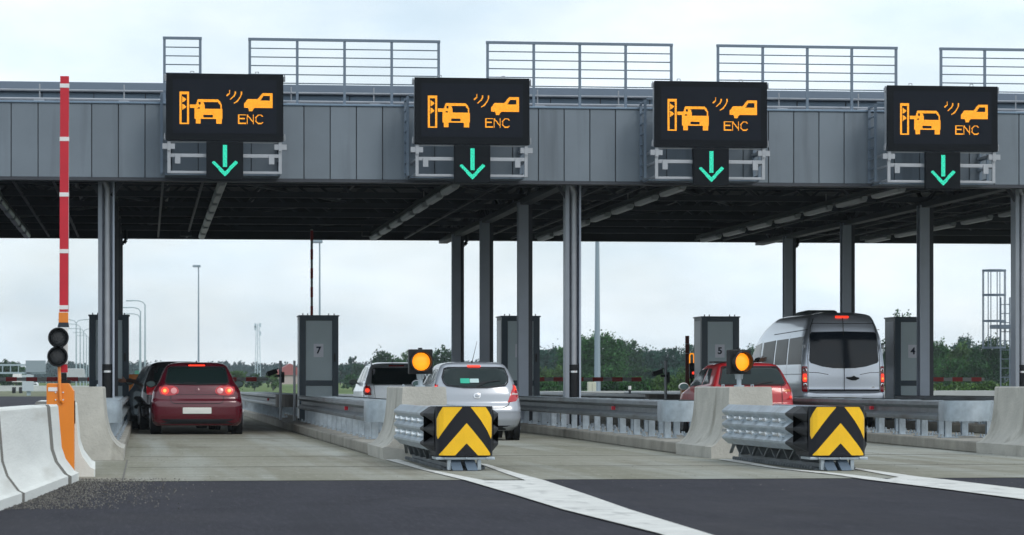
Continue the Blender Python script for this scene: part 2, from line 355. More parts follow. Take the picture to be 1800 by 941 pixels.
# ------------------------------------------------------------------ W-beam guardrails
def wprof():
    # (outward offset, z)
    return [(.01, .42), (.065, .44), (.07, .485), (.012, .525), (-.012, .535), (-.012, .605), (.012, .615), (.07, .655), (.065, .705), (.01, .725)]
def beam(mb, pts):
    secs = []; n = len(pts)
    for i, p in enumerate(pts):
        a = Vector(pts[max(0, i - 1)]); c = Vector(pts[min(n - 1, i + 1)]); d = (c - a).normalized(); o = Vector((-d.y, d.x))
        P = wprof(); s1 = [(p[0] + o.x * q, p[1] + o.y * q, z) for q, z in P]; s2 = [(p[0] + o.x * (q - .012), p[1] + o.y * (q - .012), z) for q, z in P[::-1]]
        secs.append(s1 + s2)
    mb.loft(secs)
def guardrail(xl0, xl1, w, y0, y1, label, m=None, loopw=None, dy=1.5, cap=True, stain_head=False, half_left=True):
    t = empty('guardrail', (xl0 + w / 2, y0, .16), 0, label, 'guardrail', 'double sided guardrails along the toll islands')
    T = (xl0 + w / 2, y0, .16); m = m or M_galvw
    def xl(y): return xl0 + (xl1 - xl0) * (y - y0) / (y1 - y0)
    lp = loopw or w
    def rel(x, y): return (x - T[0], y - T[1])
    L_ = [rel(xl(y), y) for y in (y0 + .55, y0 + 3, (y0 + y1) / 2, y1)]
    Rr = [rel(xl(y) + w, y) for y in (y0 + 1.1, y0 + 3, (y0 + y1) / 2, y1)]
    zoff = -.16
    def fixz(mb): mb.v = [(x, y, z + zoff) for x, y, z in mb.v]; return mb
    a = MB(); beam(a, L_); fixz(a).build('rail_beam', m, t, smooth=50)
    a = MB(); beam(a, Rr[::-1]); fixz(a).build('rail_beam', m, t, smooth=50)
    # rounded end shoe
    a = MB(); pts = []
    for i in range(13):
        an = math.pi * (i / 12); pts.append((-math.cos(an) * lp / 2 + xl0 + lp / 2 - T[0], (1 - math.sin(an)) * .33 - .0))
    pts = [rel(xl0 - .003, y0 + .62)] + pts[0:] + [rel(xl0 + lp + .0, y0 + .6), rel(xl(y0 + 1.12) + w + .004, y0 + 1.12)]
    secs = []
    for i, p in enumerate(pts):
        q0 = Vector(pts[max(0, i - 1)]); q1 = Vector(pts[min(len(pts) - 1, i + 1)]); d = (q1 - q0).normalized(); o = Vector((d.y, -d.x))
        secs.append([(p[0] - o.x * e, p[1] - o.y * e, z) for e, z in ((-.062, .418), (-.066, .57), (-.062, .728), (-.052, .728), (-.054, .57), (-.052, .418))])
    a.loft(secs); fixz(a).build('end_shoe', mat('stained_galvanised', (.16, .15, .14), .6, metal=.3, var=.5, vs=3, stretch=(2, 2, .3)) if stain_head else M_galv, t, smooth=60)
    # posts, foot plates, spacers
    y = y0 + .75
    while y < y1 - .2:
        for x in (xl(y) + .10, xl(y) + w - .10):
            x -= T[0]; yy = y - T[1]; p = MB()
            p.b2((x - .05, yy - .045, 0), (x + .05, yy - .037, .54)); p.b2((x - .05, yy + .037, 0), (x + .05, yy + .045, .54)); p.b2((x - .005, yy - .037, .001), (x + .005, yy + .037, .54)); p.b2((x - .03, yy - .048, 0), (x - .022, yy - .044, .53)); p.b2((x + .015, yy - .048, 0), (x + .022, yy - .044, .53))
            po = p.build('post', M_galv, t)
            f = MB(); f.b2((x - .14, yy - .12, .002), (x + .14, yy + .12, .014))
            for i in (-.11, .11):
                for j in (-.09, .09): f.tube((x + i, yy + j, .01), (x + i, yy + j, .055), .014, 6)
            f.build('foot_plate', M_galv, po)
        q = MB(); q.b2((xl(y) + .07 - T[0], y - .03 - T[1], .50), (xl(y) + w - .07 - T[0], y + .03 - T[1], .555)); q.build('spacer', M_galv, t)
        y += dy
    q = MB(); yq = y0 + 5.3; q.b2((xl(yq) - .075 - T[0], yq - .05 - T[1], .39), (xl(yq) - .02 - T[0], yq + .05 - T[1], .45)); q.build('reflector', M_red, t)
    return t
guardrail(-1.35, -1.35, .95, 43.3, 66, 'guardrail end behind the leftmost concrete block, beside the dark booth', dy=1.5)
guardrail(3.28, 3.42, .80, 43.6, 66.3, 'galvanised guardrail running from the concrete block back to booth 7', loopw=.6)
guardrail(7.70, 7.90, .85, 43.7, 66.3, 'long guardrail between the silver hatchback and the bright red hatchback', loopw=.62)
guardrail(12.0, 12.42, .85, 43.6, 66.3, 'guardrail in front of the silver van, ending at the rightmost concrete block', loopw=.6)
guardrail(16.75, 16.95, .85, 48, 66.3, 'dark guardrail far right, behind the one in front of the van')
guardrail(3.22, 3.2, .85, 72.5, 104, 'stained guardrail beyond booth 7, right of the maroon hatchback', stain_head=True)
guardrail(7.8, 7.8, .85, 72.5, 104, 'guardrail beyond the booth numbered 6, mostly hidden by the columns', stain_head=True, dy=3)
guardrail(12.35, 12.3, .85, 72.5, 104, 'guardrail beyond booth 5, seen behind the bonnet of the bright red hatchback', stain_head=True, dy=3)
guardrail(16.85, 16.8, .85, 72.5, 104, 'guardrail beyond booth 4 near the caged ladder', stain_head=True, dy=3)

# ------------------------------------------------------------------ canopy
YF, YR = 57.0, 84.0; ZB = 4.88; XA, XB = -9.0, 27.0
def zb(x): return ZB
can = empty('toll_canopy', (8.3, 58, 0), 0, 'long grey toll station canopy with sheet metal front and dark steel underside', 'canopy')
def CB(): return MB()
def cbuild(mb, name, m, **k):
    mb.v = [(x - 8.3, y - 58, z) for x, y, z in mb.v]; return mb.build(name, m, can, **k)
a = CB(); pw = .5; x = XA
sa = CB()
while x < XB:
    a.b2((x + .008, YF, ZB), (x + pw - .008, YF + .04, 6.27)); x += pw
cbuild(a, 'fascia_panels', M_fascia, bevel=.006)
a = CB(); a.b2((XA, YF + .03, ZB + .01), (XB, YF + .06, 6.26)); cbuild(a, 'fascia_backing', M_seam)
a = CB(); a.b2((XA, YF - .03, 6.272), (XB, YF + .45, 6.315)); cbuild(a, 'coping', M_para, bevel=.01)
a = CB(); a.b2((XA, YF - .015, ZB - .06), (XB, YF + .35, ZB - .002)); cbuild(a, 'drip_edge', M_cold)
a = CB(); a.b2((XA, YF + .07, ZB), (XB, YF + .5, ZB + .2)); cbuild(a, 'fascia_beam', M_truss)
a = CB(); a.b2((XA, 59.0, 6.2), (XB, 59.1, 6.66)); x = XA
cbuild(a, 'parapet_wall', M_para)
a = CB(); a.b2((XA, 58.86, 6.665), (XB, 59.3, 6.86)); cbuild(a, 'parapet_cap', mat('parapet_cap_sheet', (.16, .205, .265), .45, metal=.3, var=.05, vs=.5), bevel=.01)
a = CB()
x = XA
while x < XB: a.b2((x, 58.985, 6.2), (x + .015, 59.0, 6.66)); x += 1.0
cbuild(a, 'parapet_seams', M_seam)
a = CB(); a.tube((XA, 57.9, 6.60), (XB, 57.9, 6.60), .022, 6); a.tube((XA, 57.6, 6.40), (XB, 57.6, 6.40), .03, 6)
x = XA + .6
while x < XB: a.tube((x, 57.9, 6.3), (x, 57.9, 6.72), .014, 6); a.b2((x - .1, 57.55, 6.315), (x + .1, 57.65, 6.38)); x += 1.6
cbuild(a, 'conduit_pipes', M_frame)
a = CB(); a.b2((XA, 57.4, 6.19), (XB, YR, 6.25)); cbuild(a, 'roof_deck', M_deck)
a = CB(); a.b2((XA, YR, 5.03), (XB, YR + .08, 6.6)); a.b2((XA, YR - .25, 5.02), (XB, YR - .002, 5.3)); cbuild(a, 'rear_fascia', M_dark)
for x in (XA, XB):
    a = CB(); a.b2((x - .05, YF, ZB), (x + .05, YR, 6.27)); cbuild(a, 'end_fascia', M_fascia)
# cross trusses
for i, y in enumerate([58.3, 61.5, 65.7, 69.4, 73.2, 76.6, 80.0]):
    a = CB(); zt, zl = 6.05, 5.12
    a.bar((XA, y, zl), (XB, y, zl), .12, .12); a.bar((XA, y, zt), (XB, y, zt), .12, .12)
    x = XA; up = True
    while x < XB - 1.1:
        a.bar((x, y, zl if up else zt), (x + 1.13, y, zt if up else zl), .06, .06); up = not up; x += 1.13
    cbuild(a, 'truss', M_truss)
a = CB()
x = XA + .5
while x < XB: a.bar((x, 57.5, 5.95), (x, YR, 5.95), .06, .14); x += 2.27
cbuild(a, 'purlins', M_truss)
for x in (-.74, 8.34, 17.42):
    a = CB(); a.bar((x, 57.2, 5.0), (x, YR, 5.0), .24, .12); a.bar((x, 57.2, 5.45), (x, YR, 5.45), .18, .1)
    y = 58.3; up = True
    while y < 83: a.bar((x, y, 5.0 if up else 5.45), (x, y + 1.2, 5.45 if up else 5.0), .06, .06); up = not up; y += 1.2
    cbuild(a, 'main_beam', M_truss)
    for sx in (-1.9, -1.1, 1.1, 1.9):
        a = CB(); a.bar((x + sx, 57.4, 5.08), (x + sx, YR, 5.08), .05, .05); cbuild(a, 'cable_tray', M_truss)
# diagonal wind bracing in plan
a = CB()
for i in range(8):
    x = XA + i * 4.54
    a.bar((x, 58.3, 5.2), (x + 4.54, 69.4, 5.2), .05, .05); a.bar((x + 4.54, 69.4, 5.22), (x, 80, 5.22), .05, .05)
cbuild(a, 'wind_bracing', mat('bracing_steel', (.045, .052, .062), .5))
# columns
for ci, X in enumerate((-.74, 8.34, 17.42)):
    for yi, y in enumerate((58.3, 65.7, 73.2, 80.0)):
        w2 = .155
        if yi == 0:
            a = CB(); a.b2((X - w2, y - .16, .16), (X - w2 + .035, y + .16, 4.95)); a.b2((X - w2 + .035, y + .10, .16), (X + w2 - .035, y + .125, 4.95)); a.b2((X + w2 - .035, y - .16, .16), (X + w2, y + .16, 4.95))
            c = cbuild(a, 'column', M_col)
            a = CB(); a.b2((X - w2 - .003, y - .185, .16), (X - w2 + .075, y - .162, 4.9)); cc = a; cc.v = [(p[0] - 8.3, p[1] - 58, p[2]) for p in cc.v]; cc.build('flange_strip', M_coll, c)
            a = CB(); a.tube((X + .015, y - .11, 1.35), (X + .015, y - .11, 4.75), .062, 14); a.tube((X + .015, y - .11, 4.75), (X - .14, y - .16, 5.05), .062, 12); a.v = [(p[0] - 8.3, p[1] - 58, p[2]) for p in a.v]; a.build('drain_pipe', M_frame, c, smooth=40)
            a = CB(); a.tube((X + .015, y - .11, .17), (X + .015, y - .11, 1.20), .092, 14); a.tube((X + .015, y - .11, 1.24), (X + .015, y - .11, 1.36), .098, 14); a.v = [(p[0] - 8.3, p[1] - 58, p[2]) for p in a.v]; a.build('pipe_sleeve', M_black, c, smooth=40)
            a = CB(); a.tube((X + .015, y - .11, 1.2), (X + .015, y - .11, 1.24), .088, 14); a.v = [(p[0] - 8.3, p[1] - 58, p[2]) for p in a.v]; a.build('pipe_collar', M_chrome, c, smooth=40)
        else:
            a = CB(); a.b2((X - w2, y - .155, .16), (X - w2 + .22, y - .125, 5.0)); a.b2((X - w2, y + .125, .16), (X - w2 + .22, y + .155, 5.0)); a.b2((X - w2 + .09, y - .124, .16), (X - w2 + .12, y + .124, 5.0)); c = cbuild(a, 'column', M_col)
            a = CB(); a.b2((X + .066, y - .15, .16), (X + w2, y + .15, 4.99)); a.v = [(p[0] - 8.3, p[1] - 58, p[2]) for p in a.v]; a.build('dark_edge', M_cold, c)  # darker box along the column's right edge
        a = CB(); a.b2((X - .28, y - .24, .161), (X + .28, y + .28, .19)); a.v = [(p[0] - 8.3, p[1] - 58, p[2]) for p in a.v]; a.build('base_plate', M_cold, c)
        if yi == 0:
            a = CB()
            for s in (-1, 1): a.bar((X + s * .1, y - .1, 4.6), (X + s * .45, y - .1, 5.1), .07, .07)
            a.v = [(p[0] - 8.3, p[1] - 58, p[2]) for p in a.v]; a.build('head_brace', M_cold, c)
        if yi == 3:
            a = CB(); a.path([(X + .22, y, 5.1), (X + .24, y, 4.80), (X + .18, y, 4.72), (X + .02, y, 4.68)], .05, 8); a.v = [(p[0] - 8.3, p[1] - 58, p[2]) for p in a.v]; a.build('elbow_pipe', M_black, c, smooth=40)

# roof railings
def railing(pl, pr, bays, label):
    y = 57.25; x0, x1 = PX(pl, y), PX(pr, y); zt = 7.55; z0 = 6.315
    t = empty('roof_railing', ((x0 + x1) / 2, y, z0), 0, label, 'railing', 'grey roof railings along the canopy edge'); cx = (x0 + x1) / 2
    for i in range(bays + 1):
        x = x0 + (x1 - x0) * i / bays - cx; p = MB(); p.b2((x - .025, -.02, 0), (x + .025, .02, zt - z0 - .02)); p.build('railing_post', M_rail, t)
    p = MB(); p.b2((x0 - cx - .03, -.03, zt - z0 - .02), (x1 - cx + .03, .03, zt - z0 + .03)); p.build('top_rail', M_rail, t)
    for k in range(1, 6 + 0):
        z = (zt - z0) - .165 * k
        if z < .12: continue
        p = MB(); p.tube((x0 - cx, .024, z), (x1 - cx, .024, z), .011, 6); p.build('horizontal_bar', M_rail, t)
railing(289, 352, 1, 'single bay roof railing above the leftmost electronic sign')
railing(439, 771, 4, 'four bay roof railing right of the leftmost electronic sign')
railing(857, 1180, 4, 'four bay roof railing between the two middle electronic signs')
railing(1262, 1575, 4, 'four bay roof railing between the two rightmost electronic signs')
railing(1654, 1960, 4, 'roof railing cut off by the right edge of the photo')

# ------------------------------------------------------------------ electronic signs
def inpoly(x, y, P):
    c = False; n = len(P)
    for i in range(n):
        x1, y1 = P[i]; x2, y2 = P[(i + 1) % n]
        if (y1 > y) != (y2 > y) and x < (x2 - x1) * (y - y1) / (y2 - y1) + x1: c = not c
    return c
def rect(a, b, c, d): return [(a, b), (c, b), (c, d), (a, d)]
def stroke(pts, w_):
    out_ = []
    for (x1, y1), (x2, y2) in zip(pts[:-1], pts[1:]):
        l = math.hypot(x2 - x1, y2 - y1) or 1; ux, uy = (x2 - x1) / l, (y2 - y1) / l; h = w_ / 2
        out_.append([(x1 - ux * h - uy * h, y1 - uy * h + ux * h), (x2 + ux * h - uy * h, y2 + uy * h + ux * h), (x2 + ux * h + uy * h, y2 + uy * h - ux * h), (x1 - ux * h + uy * h, y1 - uy * h - ux * h)])
    return out_
o2 = lambda P: [(x + 1058, y) for x, y in P]
ADD = [rect(200, 163, 390, 835), [(252, 255), (340, 325), (252, 398)], [(252, 405), (340, 478), (252, 548)], rect(408, 436, 570, 494),
       [(505, 515), (530, 440), (545, 410), (565, 340), (590, 315), (995, 315), (1035, 370), (1062, 430), (1062, 515), (1085, 515), (1085, 718), (505, 718)],
       rect(528, 715, 637, 815), rect(960, 715, 1060, 815),
       o2([(470, 400), (545, 300), (750, 300), (850, 175), (1058, 175), (1058, 480), (470, 480)]), o2([(545, 478), (680, 478), (640, 552), (575, 552)])]
SUB = {0: [rect(238, 213, 355, 812)], 4: [[(690, 372), (985, 372), (1035, 440), (1035, 515), (712, 515), (712, 450)], rect(683, 635, 885, 692), rect(590, 375, 630, 435), rect(565, 488, 612, 516)],
       7: [o2([(805, 328), (872, 230), (1000, 230), (1000, 328)])]}
SW = 21
for s_ in ([(165, 125), (165, 190), (140, 212), (115, 238)], [(290, 160), (285, 200), (262, 240), (225, 275), (188, 312)], [(413, 155), (413, 210), (385, 265), (350, 325), (311, 362), (262, 387)],
           [(495, 633), (355, 633), (355, 810), (495, 810)], [(355, 708), (470, 708)], [(535, 815), (535, 633), (650, 775)], [(660, 633), (660, 815)], [(850, 660), (825, 635), (760, 633), (712, 690), (712, 760), (760, 810), (820, 810), (850, 785)]):
    ADD += stroke([(x + 1058, y) for x, y in s_], SW)
PIT = 14.0
def dots():
    D = []; y = 100
    while y < 850:
        x = 190
        while x < 2140:
            on = False
            for i, P in enumerate(ADD):
                if inpoly(x, y, P) and not any(inpoly(x, y, q) for q in SUB.get(i, [])): on = True; break
            if on: D.append((x, y))
            x += PIT
        y += PIT
    return D
KS = .01055
db = MB()
hs_ = PIT * .40 / 11.76 * KS
for x, y in dots():
    lx = (300 + x / 11.76 - 396) * KS; lz = (250 - (150 + y / 11.76)) * KS + .0
    db.quad((lx - hs_, 0, lz - hs_), (lx + hs_, 0, lz - hs_), (lx + hs_, 0, lz + hs_), (lx - hs_, 0, lz + hs_))
gb = MB(); GP = [rect(505, 615, 537, 790)] + [[(416, 752), (437, 738), (520, 822), (603, 738), (624, 752), (520, 864)]]
y = 600
while y < 870:
    x = 400
    while x < 640:
        if any(inpoly(x, y, p) for p in GP):
            lx = (280 + x / 4.479 - 396) * KS; lz = (250 - (120 + y / 4.479)) * KS; h = 1.9 / 4.479 * KS
            gb.quad((lx - h, 0, lz - h), (lx + h, 0, lz - h), (lx + h, 0, lz + h), (lx - h, 0, lz + h))
        x += 5.6
    y += 5.6
def make_sign():
    t = empty('lane_sign', (1.47, 55.8, 5.49), 0, 'electronic lane sign, leftmost of four, with amber pictograms over the maroon hatchback lane', 'electronic sign', 'electronic lane signs hung on the canopy front')
    a = MB(); a.b2((-1.085, 0, 0), (1.085, .06, 1.25)); a.build('cabinet_face', M_led, t, bevel=.008)
    a = MB(); a.b2((-.96, -.004, .14), (.96, -.001, 1.14)); dp = a.build('display_field', M_ledi, t)
    o = db.build('amber_display', M_amber, dp, fix=False); o.location = (0, -.010, 0)
    a = MB(); a.b2((-1.075, .061, .01), (1.075, .27, 1.24)); a.build('cabinet_body', M_frame, t, bevel=.01)
    a = MB()
    for s in (-.6, .6): a.path([(s - .03, .12, 1.24), (s - .03, .12, 1.30), (s + .03, .12, 1.30), (s + .03, .12, 1.24)], .007, 6)
    a.build('lifting_eye', M_frame, t)
    # side latches and brackets
    for s in (-1, 1):
        for z in (.02, 1.12):
            a = MB(); a.b2((s * 1.09, .06, z), (s * 1.125, .12, z + .09)); a.tube((s * 1.11, .05, z + .02), (s * 1.11, .05, z + .12), .012, 6); a.build('latch', M_frame, t)
    # lower frame
    f = MB(); T = .022
    f.b2((-1.06, .08, -.60), (-1.0, .13, -.0)); f.b2((1.0, .08, -.60), (1.06, .13, -.0)); f.b2((-1.0, .083, -.60), (1.0, .128, -.555)); f.b2((-1.0, .083, -.30), (1.0, .128, -.235))
    f.b2((-1.0, .10, -.03), (1.0, .12, -.006))
    fr = f.build('support_frame', M_frame, t, bevel=.004)
    for s in (-1, 1):
        a = MB(); a.b2((s * 1.15, .05, -.15), (s * .92, .16, -.05)); a.b2((s * 1.06, .04, -.18), (s * 1.0, .05, -.01)); a.build('bracket', M_frame, fr)
        a = MB(); a.b2((s * .92, .06, -.42), (s * .82, .10, -.25)); a.build('bracket', M_frame, fr)
        a = MB()
        for z in (-.05, -.28, -.55): a.b2((s * 1.04 - .02, .131, z - .02), (s * 1.04 + .02, 1.2, z + .02))
        a.build('bracket', M_frame, fr)
    # access cage behind
    c = MB()
    for s in (-1.16, 1.06):
        for yy in (.60, 1.10): c.b2((s - .025, yy, -.55), (s + .025, yy + .04, .95))
        for k in range(8): c.b2((s - .012, .641, -.5 + k * .2), (s + .012, 1.099, -.475 + k * .2))
    c.b2((-1.13, .6, .95), (1.03, .64, .99)); c.b2((-1.1, .55, -.60), (1.05, 1.17, -.57))
    c.build('access_cage', M_rail, t)
    a = MB(); a.b2((-.34, -.03, -.72), (.34, .078, -.012)); ab = a.build('arrow_box', M_led, t, bevel=.006)
    o = gb.build('green_arrow', M_green, ab, fix=False); o.location = (0, -.036, 0)
    return t
s0 = make_sign()
for k, (x, lb, dz) in enumerate([(6.09, 'electronic lane sign, second of four from the left, over the silver hatchback lane', -.02), (10.64, 'electronic lane sign, third of four from the left, over the bright red hatchback lane', -.03), (15.14, 'electronic lane sign, rightmost of four, its metal side and cage showing on the left', -.06)]):
    copy_tree(s0, (x, 55.8, 5.49 + dz), 0, lb)

# ------------------------------------------------------------------ ceiling lights
def make_light(x, lb):
    t = empty('light_fitting', (x, 58.5, 4.86), 0, lb, 'ceiling light', 'long ceiling light strips under the canopy')
    a = MB(); a.b2((-.05, 0, .10), (.05, 22.6, .20)); a.build('light_tray', M_lampt, t)
    n = 7; l = 22.6 / n
    for i in range(n):
        y = i * l + .15; b = MB(); P = [(-.08, .095), (-.09, .05), (-.06, -.02), (.06, -.02), (.09, .05), (.08, .095)]
        b.loft([[(x_ * .7, y, z * .8 + .01) for x_, z in P], [(x_, y + .12, z) for x_, z in P], [(x_, y + l - .95, z) for x_, z in P], [(x_ * .7, y + l - .8, z * .8 + .01) for x_, z in P]]); b.build('lamp_lens', M_lamph, t, bevel=0)
    for y in (.2, 7, 15, 22): a = MB(); a.tube((0, y, .21), (0, y, .36), .01, 6); a.build('hanger', M_frame, t)
    return t
l0 = make_light(1.5, 'unlit ceiling light strip over the maroon hatchback lane, below the leftmost sign')
for x, lb in ((-3.1, 'unlit ceiling light strip at the far left edge, left of the red striped pole'), (6.08, 'unlit ceiling light strip below the second sign from the left'), (10.62, 'unlit ceiling light strip below the third sign from the left'), (15.1, 'unlit ceiling light strip below the rightmost sign'), (19.7, 'unlit ceiling light strip partly hidden behind the two right columns')):
    copy_tree(l0, (x, 58.5, 4.86), 0, lb)
for i, (px, py) in enumerate(((327, 405), (646, 405), (960, 405), (1258, 408))):
    y = 80.6; x = PX(px, y); z = ZZ(px, py, y)
    t = empty('ceiling_box', (x, y, z), 0, 'small dark equipment box under the rear canopy edge, ' + ('leftmost of four', 'second of four from the left', 'third of four from the left', 'rightmost of four')[i], 'equipment box', 'equipment boxes under the rear canopy edge')
    a = MB(); a.b2((-.15, -.1, -.16), (.15, .1, .16)); a.build('housing', M_truss, t, bevel=.01); a = MB(); a.tube((0, 0, .16), (0, 0, .5), .03); a.build('bracket', M_truss, t)
for i, (px, py) in enumerate(((54, 378), (407, 378), (756, 380), (1097, 380))):
    y = 74; x = PX(px, y); z = ZZ(px, py, y)
    t = empty('flat_lamp', (x, y, z), 0, 'small flat lamp plate under the dark roof, ' + ('leftmost of four', 'second of four from the left', 'third of four from the left', 'rightmost of four')[i], 'ceiling lamp', 'flat lamp plates under the roof')
    a = MB(); a.b2((-.19, -.1, -.03), (.19, .1, .03)); a.build('lamp_plate', M_lampt, t, bevel=.01); a = MB(); a.tube((0, 0, .03), (0, 0, .3), .02); a.build('bracket', M_truss, t)

# ------------------------------------------------------------------ toll booths
def booth(xl, num, lb, numtext=True):
    yb = 67.0; W_, D_, Ht = .87, .95, 2.33
    t = empty('toll_booth', (xl + W_ / 2, yb + D_ / 2, .16), 0, lb, 'toll booth', 'narrow dark framed toll booths'); hw, hd = W_ / 2, D_ / 2
    f = MB(); P = .14
    for sx in (-1, 1):
        for sy in (-1, 1): f.b2((sx * hw, sy * hd, 0), (sx * (hw - P), sy * (hd - .12), Ht))
    f.b2((-hw + P, -hd, Ht - .09), (hw - P, -hd + .10, Ht)); f.b2((-hw + P, -hd, .78), (hw - P, -hd + .10, .90)); f.b2((-hw + P, -hd, 0), (hw - P, -hd + .10, .07)); f.b2((-hw + P, hd, Ht - .09), (hw - P, hd - .10, Ht))
    f.b2((-hw, -hd + .12, Ht - .07), (-hw + .05, hd - .12, Ht)); f.b2((hw - .05, -hd + .12, Ht - .07), (hw, hd - .12, Ht)); f.b2((hw - .05, -hd + .12, .85), (hw, hd - .12, .95))
    f.build('frame', M_navy, t, bevel=.006)
    a = MB(); a.b2((-hw + P, -hd + .03, .90), (hw - P, -hd + .07, Ht - .09)); up = a.build('door_panel', M_panel, t)
    a = MB(); a.b2((-hw + P, -hd + .03, .07), (hw - P, -hd + .07, .78)); a.build('door_panel', M_panel, t)
    a = MB(); a.b2((-hw - .006, -hd + .125, .05), (-hw + .03, hd - .125, Ht - .07)); a.build('side_panel', mat('booth_side_sheet', (.55, .58, .62), .4, metal=.2, var=.05, vs=1), t)
    a = MB(); a.b2((hw - .03, -hd + .12, .02), (hw + .003, hd - .12, .85)); a.build('side_panel', M_panel, t)
    a = MB(); a.b2((-hw + P, hd - .07, .02), (hw - P, hd - .03, Ht - .09)); a.build('rear_panel', M_panel, t)
    a = MB(); a.b2((-hw - .02, -hd - .02, Ht + .001), (hw + .02, hd + .02, Ht + .03)); a.build('roof', M_navy, t)
    a = MB()
    for sx in (-.36, -.25, .22, .34): a.tube((sx, -hd + .05, Ht + .03), (sx, -hd + .05, Ht + .07), .012, 6)
    a.build('roof_stud', M_navy, t)
    a = MB(); a.b2((hw - .10, -hd - .03, 1.32), (hw - .07, -hd - .003, 1.5)); a.build('handle', M_black, t)
    px_ = -.0; pz = Ht - .76
    a = MB(); a.b2((px_ - .12, -hd + .024, pz - .15), (px_ + .10, -hd + .029, pz + .15)); pp = a.build('number_sign', M_paper, t)
    text_obj(num, .21, 'number', M_ink, pp, (px_ - .01, -hd + .018, pz))
    return t
booth(-1.23, '8', 'dark toll booth behind the front column left of the maroon hatchback')
booth(3.43, '7', 'toll booth with a paper number 7, right of the maroon hatchback')
booth(7.98, '6', 'toll booth hidden in part by the wide column right of the silver hatchback')
booth(12.56, '5', 'toll booth with a paper number 5, between bright red hatchback and van')
booth(17.06, '4', 'toll booth with a paper number 4, right of the silver van')

